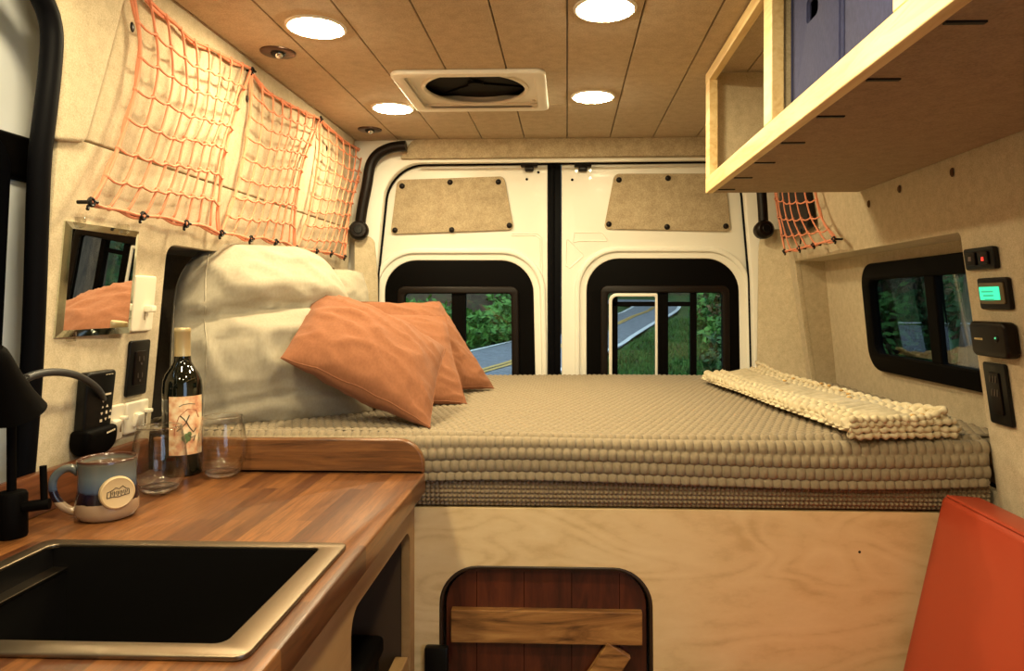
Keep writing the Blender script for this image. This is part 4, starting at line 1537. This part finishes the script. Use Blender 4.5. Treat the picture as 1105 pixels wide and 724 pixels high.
for p, zc in ((83, 1), (128, 1), (73, 0), (118, 0)):
    q = lw(p, 242 if zc else 362)
    zc_ = z1_ if zc else z0_
    sg = 1 if zc else -1
    bm = box(new(), (xl(zc_), q.y - .007, zc_ - .008), (xl(zc_) + .011 + (q.y - y0) * .06, q.y + .007, zc_ + .010), .003)
    lathe(bm, [(0, .002), (.0035, .001), (.004, 0)], 10, axis_m((xl(zc_) + .011 + (q.y - y0) * .06, q.y, zc_ + sg * .004), (1, 0, 0)))
    obj('clip', bm, CLIP, mir, smooth=True)

IV = mat('ivory_plastic', (.80, .73, .58), .38)
y0, y1, z0_, z1_ = wall_rect([(143, 297), (166, 298), (161, 357), (138, 358)])
s1 = thing('light_switch', (xl(z0_), (y0 + y1) / 2, z0_), 'tall ivory dimmer switch plate right of the mirror', 'light switch', 'wall switches')
pl_ = obj('plate', wplate(y0, y1, z0_, z1_, .006, .007, 0, .0025), IV, s1, smooth=True)
yc, zc = (y0 + y1) / 2 + .006, (z0_ + z1_) / 2 - .012
obj('toggle', box(new(), (xl(zc) + .006, yc - .006, zc - .006), (xl(zc) + .024, yc + .012, zc + .008), .003), IV, s1, smooth=True)
obj('dimmer_slot', box(new(), (xl(zc) + .0055, yc - .004, zc - .022), (xl(zc) + .0075, yc - .001, zc + .025), .0005), mat('shade_slot', (.25, .2, .13), .6), s1)

y0, y1, z0_, z1_ = wall_rect([(137, 367), (159, 367), (155, 425), (134, 428)])
s2 = thing('outlet', (xl(z0_), (y0 + y1) / 2, z0_), 'black socket plate on the left wall below the ivory dimmer switch', 'outlet')
obj('plate', wplate(y0, y1, z0_, z1_, .006, .007, 0, .0025), BLACK, s2, smooth=True)
ym = (y0 + y1) / 2
dk = (y1 - y0) * .27
obj('insert', wplate(ym - dk, ym + dk, z0_ + .022, z1_ - .022, .003, .004, .0065, .001), BROWNB, s2, smooth=True)
for zc in (z0_ + (z1_ - z0_) * .36, z0_ + (z1_ - z0_) * .66):
    bm = new()
    for dy in (-.007, .007):
        box(bm, (xl(zc) + .0100, ym + dy - .0012, zc - .004), (xl(zc) + .0112, ym + dy + .0012, zc + .006))
    lathe(bm, [(0, .0006), (.0024, .0006), (.0025, 0)], 10, axis_m((xl(zc) + .0105, ym, zc - .010), (1, 0, 0)))
    obj('slots', bm, mat('slot_grey', (.05, .035, .03), .4), s2)

# pair of ivory dimmer switches
for cs, lb in (([(109, 439), (129, 436), (128, 474), (107, 479)], 'ivory paddle switch nearer the black handset, above the mug'),
               ([(132, 434), (156, 431), (154, 462), (130, 470)], 'ivory paddle switch below the black socket plate')):
    y0, y1, z0_, z1_ = wall_rect(cs)
    o = thing('paddle_switch', (xl(z0_), (y0 + y1) / 2, z0_), lb, 'light switch', 'ivory paddle switches')
    obj('plate', wplate(y0, y1, z0_, z1_, .006, .010, 0, .003), IV, o, smooth=True)
    ym, zm = (y0 + y1) / 2, (z0_ + z1_) / 2
    m_ = axis_m((xl(zm) + .009, ym - .004, zm - .004), (1, 0, -.35), (0, 0, 1))
    obj('paddle', box(new(), (-.014, -.011, -.002), (.014, .011, .010), .003, 2, m_), IV, o, smooth=True)
    obj('slide', box(new(), (xl(zm) + .009, y1 - .016, zm + .004), (xl(zm) + .022, y1 - .001, zm + .012), .002), IV, o, smooth=True)
    obj('slide_slot', box(new(), (xl(zm) + .0085, y1 - .011, zm - .02), (xl(zm) + .0105, y1 - .008, zm + .02), .0004), mat('shade_slot', (.22, .16, .09), .6), o)

# black handset in its cradle
y0, y1, z0_, z1_ = wall_rect([(81, 401), (110, 400), (106, 490), (74, 490)])
ym = (y0 + y1) / 2
rm = thing('remote_handset', (xl(z0_), ym, z0_), 'black remote handset with small pale icons in a wall cradle', 'remote control')
loops = [roundpoly([(y0 + .002, z0_ + .02), (y1 - .002, z0_ + .02), (y1 + .002, z1_), (y0, z1_)], [.03, .03, .008, .008], 8)]
bm = plate(loops, .022, lambda a, b, c: (xl(b) + .014 + c, a, b), .005)
obj('body', bm, BLACK, rm, smooth=True)
hh_ = (z1_ - z0_)
loops = [roundpoly([(y0 - .008, z0_ + hh_ * .12), (y0 + .012, z0_), (y1 - .012, z0_), (y1 + .006, z0_ + hh_ * .12), (y1 + .003, z0_ + hh_ * .33), (y0 - .006, z0_ + hh_ * .33)], [.03, .02, .02, .03, .006, .006], 6)]
obj('cradle', plate(loops, .038, lambda a, b, c: (xl(b) + .0195 + c, a, b), .010), BLACKM, rm, smooth=True)
XF = .0255
PALE = mat('pale_print', (.62, .52, .38), .5)


def tri(bm, y, z, s, up):
    x = xl(z) + XF
    pts = [(y - s, z - s * .6 * up), (y + s, z - s * .6 * up), (y, z + s * .9 * up)]
    v = [bm.verts.new((x, p, q)) for p, q in pts]
    v2 = [bm.verts.new((x - .001, p, q)) for p, q in pts]
    bm.faces.new(v)
    for i in range(3):
        bm.faces.new((v[i], v2[i], v2[(i + 1) % 3], v[(i + 1) % 3]))


bm = new()
zr = lambda f: z0_ + hh_ * f
yr = lambda f: y0 + (y1 - y0) * f
tri(bm, yr(.60), zr(.63), .0028, -1)
tri(bm, yr(.60), zr(.56), .0026, 1)
tri(bm, yr(.76), zr(.565), .0034, 1)
tri(bm, yr(.58), zr(.485), .0034, -1)
tri(bm, yr(.90), zr(.495), .0032, 1)
tri(bm, yr(.74), zr(.41), .0034, -1)
for f, g_, w_, h_ in ((.72, .71, .011, .0016), (.75, .49, .0022, .003), (.57, .40, .003, .0025), (.89, .42, .003, .0025)):
    x = xl(zr(g_)) + XF - .0008
    box(bm, (x, yr(f) - w_, zr(g_) - h_), (x + .001, yr(f) + w_, zr(g_) + h_))
x = xl(zr(.93)) + XF - .0008
for k in range(5):
    box(bm, (x, yr(.62) + k * .0042, zr(.945) + (k % 2) * .0008), (x + .001, yr(.62) + k * .0042 + .003, zr(.955)))
obj('printed_icons', bm, PALE, rm)
bm = new()
x = xl(zr(.25)) + .0388
for k in range(5):
    box(bm, (x - .001, yr(.58) + k * .005, zr(.245) + k * .0006), (x + .0002, yr(.58) + k * .005 + .0038, zr(.265) + k * .0006))
obj('cradle_badge', bm, PALE, rm)


# ------------------------------------------------------------------ things on the right wall
def rw(px, py):
    x = .85
    for _ in range(4):
        q = on_x(px, py, x)
        x = xr(q.z)
    return on_x(px, py, x)


def r_rect(pts):
    q = [rw(*p) for p in pts]
    return (q[1].y + q[2].y) / 2, (q[0].y + q[3].y) / 2, (q[2].z + q[3].z) / 2, (q[0].z + q[1].z) / 2


def rplate(y0, y1, z0, z1, r, d, off, bev, holes=()):
    return plate([roundpoly([(y0, z0), (y1, z0), (y1, z1), (y0, z1)], r)] + list(holes), d, lambda a, b, c: (xr(b) - off - d / 2 + c, a, b), bev)


y0, y1, z0_, z1_ = r_rect([(1046, 269), (1078, 265), (1080, 290), (1047, 292)])
o = thing('switch_panel', (xr(z0_), (y0 + y1) / 2, z0_), 'small black two-rocker panel above the green display', 'switch panel')
obj('plate', rplate(y0, y1, z0_, z1_, .006, .012, 0, .003), BLACK, o, smooth=True)
ym, zm = (y0 + y1) / 2, (z0_ + z1_) / 2
for s_ in (-1, 1):
    obj('rocker', rplate(ym + s_ * .021 - .016, ym + s_ * .021 + .016, z0_ + .009, z1_ - .009, .004, .006, .011, .002), BROWNB, o, smooth=True)
obj('indicator', box(new(), (xr(zm) - .0185, ym - .026, zm - .006), (xr(zm) - .0165, ym - .020, zm + .002)), mat('red_led', (.4, .02, .02), .4, emit=(1, .05, .03), es=.5), o)
obj('rocker_mark', box(new(), (xr(zm) - .0178, ym + .016, zm - .004), (xr(zm) - .0168, ym + .026, zm + .005)), mat('rocker_print', (.12, .08, .07), .5), o)

y0, y1, z0_, z1_ = r_rect([(1060, 300), (1092, 299), (1096, 334), (1062, 334)])
o = thing('battery_monitor', (xr(z0_), (y0 + y1) / 2, z0_), 'square monitor with a lit green screen on the right wall', 'display')
obj('bezel', rplate(y0, y1, z0_, z1_, .006, .010, 0, .003), BROWNB, o, smooth=True)
obj('face', rplate(y0 + .010, y1 - .008, z0_ + .011, z1_ - .010, .004, .004, .009, .001), mat('face_olive', (.13, .10, .05), .4), o, smooth=True)
ky0, ky1, kz0, kz1 = y0 + .022, y1 - .012, z0_ + .019, z1_ - .018
scr = obj('screen', rplate(ky0, ky1, kz0, kz1, .001, .002, .0125, .0003), mat('green_lcd', (.02, .3, .15), .4, emit=(.03, .62, .29), es=.9), o)
bm = new()
for k in range(3):
    zz = kz1 - .011 - k * .008
    box(bm, (xr(zz) - .0150, ky0 + .018, zz), (xr(zz) - .0144, ky1 - .008 - .004 * k, zz + .003))
obj('readout', bm, mat('lcd_digits', (.02, .3, .16), .5, emit=(.03, .5, .25), es=.35), scr)

y0, y1, z0_, z1_ = r_rect([(1060, 348), (1100, 346), (1103, 387), (1063, 384)])
o = thing('control_box', (xr(z0_), (y0 + y1) / 2, z0_), 'rounded black control box under the green display', 'control box')
obj('case', rplate(y0, y1, z0_, z1_, .014, .028, 0, .007), BROWNB, o, smooth=True)
zm = (z0_ + z1_) / 2
xx = xr(zm) - .0285
bm = new()
for k in range(4):
    box(bm, (xx - .0006, y1 - .018 - k * .007 - .0055, zm - .002), (xx + .001, y1 - .018 - k * .007, zm + .002))
obj('badge', bm, mat('badge_print', (.55, .42, .2), .5), o)
obj('button', lathe(new(), [(0, .003), (.006, .0025), (.0075, 0)], 18, axis_m((xx + .0005, y0 + .028, zm + .003), (-1, 0, 0))), BLACK, o, smooth=True)
obj('indicator', lathe(new(), [(0, .0045), (.002, .004), (.0022, .002)], 10, axis_m((xx + .0005, y0 + .028, zm + .004), (-1, 0, 0))), mat('green_led', (.05, .3, .1), .4, emit=(.1, .7, .3), es=.4), o)

y0, y1, z0_, z1_ = r_rect([(1067, 391), (1091, 393), (1094, 460), (1070, 456)])
o = thing('outlet', (xr(z0_), (y0 + y1) / 2, z0_), 'tall black outlet plate lowest on the right wall', 'outlet')
obj('plate', rplate(y0, y1, z0_, z1_, .006, .008, 0, .0025), BLACK, o, smooth=True)
ym = (y0 + y1) / 2
obj('insert', rplate(ym - .017, ym + .017, z0_ + .022, z1_ - .02, .003, .004, .0075, .001), BROWNB, o, smooth=True)
for f in (.52, .74):
    zc = z0_ + (z1_ - z0_) * f
    bm = new()
    for dy in (-.009, 0, .009):
        box(bm, (xr(zc) - .0128, ym + dy - .0015, zc - .007), (xr(zc) - .0116, ym + dy + .0015, zc + .007))
    obj('slots', bm, mat('slot_grey', (.07, .05, .04), .4), o)

# ------------------------------------------------------------------ red bench at the right
bench = thing('bench_seat', (.7, .9, 0), 'rust red vinyl bench backrest beside the bed base', 'bench')
yb0, yb1 = .35, 1.485


def xzprof(pts, r, y0, y1, bev):
    return plate([roundpoly(pts, r)], y1 - y0, xz((y0 + y1) / 2), bev)


a = on_y(1008, 532, yb1)
b = on_y(972, 724, yb1)
tf = (on_y(1016, 533, yb1).x, a.z)
bt = (b.x, b.z)
k_ = (bt[0] - tf[0]) / (bt[1] - tf[1])
zlow = .40
br_o = obj('backrest', xzprof([(tf[0], tf[1]), (.865, tf[1] - .006), (.87, zlow), (tf[0] + k_ * (zlow - tf[1]), zlow)], [.016, .012, .01, .02], yb0, yb1, .012), REDV, bench, smooth=True)
obj('piping', tube(new(), [(tf[0] + .004, y_, tf[1] - .0015) for y_ in (yb0 + .02, .9, yb1 - .016)], .003, 8), REDV, br_o, smooth=True)
obj('seat_cushion', box(new(), (.30, yb0, .30), (.70, yb1 - .01, zlow - .002), .02, 3), REDV, bench, smooth=True)
obj('box', box(new(), (.34, yb0, 0), (.86, yb1 - .01, .30), .002), BIRCHC, bench)

# ------------------------------------------------------------------ outdoors
G0, GS, GY = -.69, .085, 3.0


def gz(x, y):
    z = G0 + GS * max(0, y - GY)
    def ss(e0, e1, v):
        t = min(max((v - e0) / (e1 - e0), 0), 1)
        return t * t * (3 - 2 * t)
    z += .75 * max(0, y - 27.5)                                   # hill behind the bend
    z += 1.1 * max(0, y - 15.2 - .42 * (x + 1.5)) * ss(1.3, -.4, x) * ss(60, 20, y)      # bank beyond the road on the left
    z += .42 * max(0, x - .20 * y - .35) * ss(6, 10, y)          # bank on the right
    z += .5 * max(0, x - 15)
    z += .08 * noise.noise(Vector((x * .8, y * .8, 0)))
    return z


def on_g(px, py):
    d = ray(px, py)
    # ground plane z = G0 + GS*(y-GY)
    t = (G0 - GS * GY - EYE) / (d.z - GS * d.y)
    return Vector((0, 0, EYE)) + d * t


GR, t, b = nodes('grass_ground')
tc = N(t, 'ShaderNodeTexCoord')
n1 = N(t, 'ShaderNodeTexNoise', Scale=5.0, Detail=10.0, Roughness=.85)
t.links.new(tc.outputs['Object'], n1.inputs['Vector'])
r = ramp(t, [(.34, (.012, .026, .005)), (.46, (.028, .070, .009)), (.56, (.05, .115, .016)), (.70, (.12, .15, .04))])
t.links.new(n1.outputs[0], r.inputs[0])
r2 = ramp(t, [(.34, (.02, .012, .007)), (.5, (.07, .045, .025)), (.62, (.05, .09, .02)), (.72, (.14, .09, .05))])
t.links.new(n1.outputs[0], r2.inputs[0])
ge = N(t, 'ShaderNodeNewGeometry')
sx_ = N(t, 'ShaderNodeSeparateXYZ')
t.links.new(ge.outputs['Normal'], sx_.inputs[0])
mr = N(t, 'ShaderNodeMapRange')
mr.inputs['From Min'].default_value = .93
mr.inputs['From Max'].default_value = .80
t.links.new(sx_.outputs[2], mr.inputs[0])
mx = N(t, 'ShaderNodeMix', data_type='RGBA')
t.links.new(mr.outputs[0], mx.inputs[0])
t.links.new(r.outputs[0], mx.inputs[6])
t.links.new(r2.outputs[0], mx.inputs[7])
t.links.new(mx.outputs[2], b.inputs['Base Color'])
b.inputs['Roughness'].default_value = 1
gx = np.concatenate([np.linspace(-40, -8, 30), np.linspace(-7.6, 12, 110), np.linspace(13, 60, 40)])
gy = np.concatenate([np.linspace(-12, 3, 16), np.linspace(3.3, 32, 130), np.linspace(33, 75, 34)])
GX, GYY = np.meshgrid(gx, gy)
GZ = np.vectorize(gz)(GX, GYY)
go = grid_mesh('ground_outside', GX, GYY, GZ, GR)
struct(go)


def road_strip(name, left, right, m, lift):
    bm = new()
    n = 60
    L_ = resample([on_g(*p) for p in left], n)
    R_ = resample([on_g(*p) for p in right], n)
    vs = []
    for a, b in zip(L_, R_):
        row = []
        for k in range(7):
            p = a.lerp(b, k / 6)
            row.append(bm.verts.new((p.x, p.y, G0 + GS * max(0, p.y - GY) + lift)))
        vs.append(row)
    for i in range(n - 1):
        for k in range(6):
            bm.faces.new((vs[i][k], vs[i][k + 1], vs[i + 1][k + 1], vs[i + 1][k]))
    bmesh.ops.recalc_face_normals(bm, faces=bm.faces)
    o = struct(obj(name, bm, m, smooth='all'))
    return o


ASPH, t, b = nodes('asphalt')
tc = N(t, 'ShaderNodeTexCoord')
n1 = N(t, 'ShaderNodeTexNoise', Scale=9.0, Detail=6.0)
t.links.new(tc.outputs['Object'], n1.inputs['Vector'])
r = ramp(t, [(.3, (.17, .175, .19)), (.7, (.27, .28, .30))])
t.links.new(n1.outputs[0], r.inputs[0])
t.links.new(r.outputs[0], b.inputs['Base Color'])
b.inputs['Roughness'].default_value = .85
near = [(300, 520), (470, 450), (549, 428), (610, 404), (667, 379), (684, 367), (706, 353), (722, 344.5), (731, 338.5), (734.5, 333), (733, 330), (722, 327), (700, 325.4), (660, 325), (560, 326)]
far = [(300, 436), (470, 393), (512, 382), (549, 373), (610, 357), (667, 340.5), (675, 337.3), (680, 335), (683, 333.4), (683.5, 332.5), (682, 331.6), (676, 330.8), (668, 330.2), (640, 330), (560, 332)]
road_strip('road_outside', near, far, ASPH, .06)
LINEW = mat('road_white', (.75, .75, .72), .8)
LINEY = mat('road_yellow', (.62, .40, .12), .8)


def road_line(px, w, m, name):
    pts = resample([on_g(*p) for p in px], 70)
    bm = new()
    vs = []
    for i, p in enumerate(pts):
        tg = (pts[min(i + 1, 69)] - pts[max(i - 1, 0)])
        tg.z = 0
        tg.normalize()
        sd = Vector((-tg.y, tg.x, 0)) * w / 2
        vs.append([bm.verts.new((q.x, q.y, G0 + GS * max(0, q.y - GY) + .072)) for q in (p - sd, p + sd)])
    for a, b in zip(vs, vs[1:]):
        bm.faces.new((a[0], a[1], b[1], b[0]))
    bmesh.ops.recalc_face_normals(bm, faces=bm.faces)
    struct(obj(name, bm, m))


road_line([(470, 447), (549, 425), (610, 401), (667, 376.5), (684, 365), (706, 351), (721.5, 343), (730, 337.5), (733, 333), (731.5, 330.6), (722, 328), (700, 326.3)], .11, LINEW, 'road_marking')
road_line([(300, 433), (470, 392), (512, 381.5), (549, 372.5), (610, 357), (667, 341), (675, 337.6), (679.5, 335.3), (682.5, 333.4), (681, 332)], .09, LINEW, 'road_marking')
road_line([(470, 418), (533, 399.4), (549, 394.6), (610, 374), (667, 351), (684, 343.2), (699, 337.7), (705, 333.3)], .10, LINEY, 'road_marking')
road_line([(470, 421), (538, 401), (549, 397.6), (610, 376.2), (667, 352.3), (684, 344), (699, 338.2), (706, 333.4)], .10, LINEY, 'road_marking')


def tuft_field(n, seed):
    g = np.random.default_rng(seed)
    bm = new()
    for i in range(n):
        y = 6.5 + 13 * g.random() ** 1.4
        x = y * (-.02 + .32 * g.random())
        p = on_y(650, 345, 10)
        z = gz(x, y)
        # keep the road clear
        u = PX0 + F * math.tan(math.atan2(x, y) + TH)
        v = VY + F * (EYE - z) / y
        edge = np.interp(u, [560, 610, 667, 684, 706, 722, 731, 736, 740], [424, 404, 381, 369, 355, 347, 341, 334, 318])
        if v < edge + 1.5:
            continue
        h = .05 + .09 * g.random()
        a = g.random() * 6.28
        lx, ly = math.cos(a) * .018, math.sin(a) * .018
        d = Vector((g.normal() * .04, g.normal() * .04, h))
        b0 = Vector((x, y, z - .01))
        q = [bm.verts.new(b0 + Vector((-lx, -ly, 0))), bm.verts.new(b0 + Vector((lx, ly, 0))), bm.verts.new(b0 + d)]
        bm.faces.new(q)
    return bm


GRB, t, b = nodes('grass_blades')
tc = N(t, 'ShaderNodeTexCoord')
n1 = N(t, 'ShaderNodeTexNoise', Scale=2.2, Detail=9.0, Roughness=.85)
t.links.new(tc.outputs['Object'], n1.inputs['Vector'])
r = ramp(t, [(.36, (.02, .045, .008)), (.48, (.05, .14, .015)), (.58, (.09, .20, .03)), (.68, (.25, .22, .09))])
t.links.new(n1.outputs[0], r.inputs[0])
t.links.new(r.outputs[0], b.inputs['Base Color'])
b.inputs['Roughness'].default_value = .9
gs = obj('grass', tuft_field(26000, 4), GRB)
gs['kind'] = 'stuff'
tag(gs, 'short rough grass on the verge beyond the right rear window', 'grass')


def leaf_mat(name, c1, c2):
    m, t, b = nodes(name)
    oi = N(t, 'ShaderNodeTexCoord')
    n = N(t, 'ShaderNodeTexNoise', Scale=5.0, Detail=3.0)
    t.links.new(oi.outputs['Object'], n.inputs['Vector'])
    r = ramp(t, [(.35, c2), (.65, c1)])
    t.links.new(n.outputs[0], r.inputs[0])
    t.links.new(r.outputs[0], b.inputs['Base Color'])
    b.inputs['Roughness'].default_value = .7
    return m


LEAF1 = leaf_mat('leaf_bright', (.14, .34, .045), (.045, .14, .018))
LEAF2 = leaf_mat('leaf_dark', (.05, .13, .022), (.018, .05, .011))
LEAF3 = leaf_mat('leaf_rusty', (.22, .12, .04), (.05, .07, .015))
BARK = wood('bark', (.20, .12, .07), (.12, .07, .04), (.04, .025, .015), 'Z', 5, 6, .9)


def leaves(c, rad, n, size, seed, shell=.55):
    g = np.random.default_rng(seed)
    d = g.normal(size=(n, 3))
    d /= np.linalg.norm(d, axis=1)[:, None]
    rr_ = shell + (1 - shell) * g.random(n) ** .5
    lump = 1 + .25 * np.sin(d[:, 0] * 7 + seed) * np.sin(d[:, 1] * 6) + .15 * np.sin(d[:, 2] * 9)
    P_ = np.array(c) + d * np.array(rad) * (rr_ * lump)[:, None]
    bm = new()
    for i in range(n):
        s_ = size * (.6 + .8 * g.random())
        a = Vector(g.normal(size=3)).normalized()
        b = a.orthogonal().normalized() * s_ * .45
        a = a * s_
        p = Vector(P_[i])
        q = [bm.verts.new(p - a), bm.verts.new(p + b + Vector((0, 0, .1 * s_))), bm.verts.new(p + a), bm.verts.new(p - b)]
        bm.faces.new(q)
    return bm


def bush(x, y, rad, n, size, m, seed, label, group):
    z = gz(x, y)
    o = thing('bush', (x, y, z), label, 'bush', group)
    obj('foliage', leaves((x, y, z + rad[2] * .75), rad, n, size, seed), m, o)
    bm = new()
    rd = random.Random(seed)
    for k in range(5):
        a = rd.random() * 6.28
        tube(bm, [(x, y, z - .1), (x + .3 * rad[0] * math.cos(a), y + .3 * rad[1] * math.sin(a), z + rad[2] * .6), (x + .6 * rad[0] * math.cos(a), y + .6 * rad[1] * math.sin(a), z + rad[2] * 1.1)], [.03, .02, .008], 6)
    obj('stems', bm, BARK, o, smooth=True)


for i, (px, Y_, rx, rz, m_) in enumerate(((446, 14.1, .9, .5, LEAF1), (480, 14.4, .8, .45, LEAF1), (508, 14.5, .6, .36, LEAF1), (529, 14.9, .55, .34, LEAF1), (548, 15.4, .55, .36, LEAF1), (568, 15.9, .7, .4, LEAF1), (470, 17.5, 1.2, .8, LEAF2))):
    q = on_y(px, 340, Y_)
    bush(q.x, Y_, (rx, .6, rz), 900, .085, m_, 50 + i, 'leafy green roadside bush beyond the left rear window', 'bushes beyond the left rear window')
for i, (px, Y_, rx, rz, m_) in enumerate(((780, 13.5, .4, .4, LEAF1), (790, 10.5, .4, .4, LEAF2), (768, 17.5, .5, .5, LEAF1), (800, 16.5, .9, 1.2, LEAF3), (802, 20, 1.2, 1.5, LEAF2), (825, 13.0, .8, 1.0, LEAF2), (800, 23, 1.5, 2.2, LEAF3))):
    q = on_y(px, 340, Y_)
    bush(q.x, Y_, (rx, .6, rz), 800, .085, m_, 80 + i, 'green and russet bush on the bank beyond the right rear window', 'bushes beyond the right rear window')


def tree(x, y, h, r0, lean, seed, label, group, m=None, crown=True):
    z = gz(x, y)
    o = thing('tree', (x, y, z), label, 'tree', group)
    rd = random.Random(seed)
    pts = [Vector((x + lean[0] * t * h + .08 * noise.noise(Vector((t * 3, seed, 0))), y + lean[1] * t * h, z - .2 + t * h)) for t in [i / 10 for i in range(11)]]
    obj('trunk', tube(new(), pts, [r0 * (1.25 - .8 * i / 10) for i in range(11)], 12), BARK, o, smooth=True)
    bm = new()
    for k in range(9):
        i = rd.randint(3, 9)
        a = rd.random() * 6.28
        L_ = h * (.14 + .14 * rd.random())
        p = pts[i]
        tube(bm, [p, p + Vector((math.cos(a) * L_ * .5, math.sin(a) * L_ * .5, L_ * .35)), p + Vector((math.cos(a) * L_, math.sin(a) * L_, L_ * .55))], [r0 * .4, r0 * .25, r0 * .08], 7)
    obj('branches', bm, BARK, o, smooth=True)
    if crown:
        obj('crown', leaves((pts[-3].x, pts[-3].y, z + h * .72), (h * .3, h * .3, h * .4), 1800, .13, seed), m or LEAF2, o)
    return o


for i, (px, Y_, h, r0, ln) in enumerate(((462, 19, 7, .16, (.02, 0)), (420, 18, 7, .18, (-.02, 0)), (560, 21, 8, .15, (.05, 0)), (700, 33, 8, .2, (0, 0)), (640, 34, 9, .2, (0, 0)), (760, 31, 8, .2, (0, 0)), (590, 30, 9, .2, (0, 0)), (500, 23, 8, .2, (0, 0)))):
    q = on_y(px, 330, Y_)
    tree(q.x, Y_, h, r0, ln, 20 + i, 'dark woodland tree on the slope behind the road', 'trees behind the road')
for i, (px, Y_, rx, rz, m_) in enumerate(((952, 8.6, .6, .55, LEAF1), (975, 10.5, .7, .8, LEAF2), (998, 8.8, .6, .5, LEAF3), (1022, 8.2, .5, .7, LEAF2), (1040, 9.5, .8, .9, LEAF1), (962, 13, 1.0, 1.2, LEAF2), (1002, 13.5, 1.0, 1.3, LEAF1), (1030, 14, 1.2, 1.6, LEAF2))):
    q = on_y(px, 340, Y_)
    bush(q.x, Y_, (rx, .6, rz), 700, .075, m_, 110 + i, 'leafy woodland bush beyond the side window', 'bushes beyond the side window')
# fallen branch on the bank seen through the left window
p0, p1 = on_y(506, 325, 16.6), on_y(548, 349, 15.6)
bm = tube(new(), resample([p0, p0.lerp(p1, .5) + Vector((0, 0, -.06)), p1], 14), [.05 - .002 * i for i in range(14)], 8)
fb = obj('fallen_branch', bm, mat('bare_wood', (.30, .25, .19), .9), None, None, smooth=True)
tag(fb, 'bare fallen branch on the bank seen through the left rear window', 'branch')
# trees and a pale stream beyond the side window
for i, (px, Y_, h, r0, ln) in enumerate(((1046, 6.2, 6, .12, (.04, 0)), (984, 9.5, 7, .085, (.02, 0)), (945, 13, 8, .2, (.02, 0)), (1020, 12, 7, .14, (-.03, 0)), (965, 20, 9, .25, (0, 0)), (1008, 19, 9, .25, (0, 0)), (1085, 9, 7, .2, (0, 0)), (930, 22, 9, .2, (0, 0)))):
    q = on_y(px, 330, Y_)
    tree(q.x, Y_, h, r0, ln, 60 + i, 'tree trunk with dark leaves beyond the side window', 'trees beyond the side window')
bm = new()
vs = []
for i in range(40):
    t_ = i / 39
    y_ = 4 + 26 * t_
    x_ = 6.4 + .22 * y_ + .5 * math.sin(y_ * .6)
    vs.append([bm.verts.new((x_ + k * .13, y_, gz(x_ + k * .5, y_) + .10)) for k in range(5)])
for a, b in zip(vs, vs[1:]):
    for k in range(4):
        bm.faces.new((a[k], a[k + 1], b[k + 1], b[k]))
struct(obj('stream_outside', bm, mat('stream_water', (.07, .10, .14), .55), smooth='all'))
rk = mat('grey_rock', (.20, .21, .23), .8)
for i in range(9):
    y_ = 6 + i * 1.3
    x_ = 6.0 + .22 * y_ + random.uniform(-.8, 1.6)
    bm = new()
    bmesh.ops.create_icosphere(bm, subdivisions=3, radius=1, matrix=Matrix.Translation((x_, y_, gz(x_, y_) + .12)))
    for v in bm.verts:
        d = v.co - Vector((x_, y_, gz(x_, y_) + .12))
        v.co = Vector((x_, y_, gz(x_, y_) + .12)) + Vector((d.x * .5, d.y * .4, d.z * .28)) * (1 + .35 * noise.noise(d * 1.6 + Vector((i * 7, 0, 0))))
    tag(obj('rock', bm, rk, smooth=True), 'grey boulder by the stream beyond the side window', 'rock', 'rocks by the stream')

# ------------------------------------------------------------------ daylight, camera
w_ = bpy.data.worlds.new('overcast_sky')
bpy.context.scene.world = w_
w_.use_nodes = True
bg = w_.node_tree.nodes['Background']
bg.inputs[0].default_value = (.60, .78, 1.0, 1)
bg.inputs[1].default_value = 1.6

cam = bpy.data.cameras.new('camera')
co = bpy.data.objects.new('camera', cam)
C.objects.link(co)
co.location = (0, 0, EYE)
co.rotation_euler = (PI / 2, 0, TH)
cam.sensor_width = 36
cam.lens = 36 * F / 1105
cam.shift_x = (552.5 - PX0) / 1105
cam.shift_y = (VY - 362) / 1105
cam.clip_start = .02
sc = bpy.context.scene
sc.camera = co
sc.view_settings.view_transform = 'Standard'
sc.view_settings.look = 'None'
sc.view_settings.gamma = 1
sc.view_settings.use_curve_mapping = False
sc.view_settings.exposure = 1.0
sc.cycles.max_bounces = 10
sc.cycles.diffuse_bounces = 5
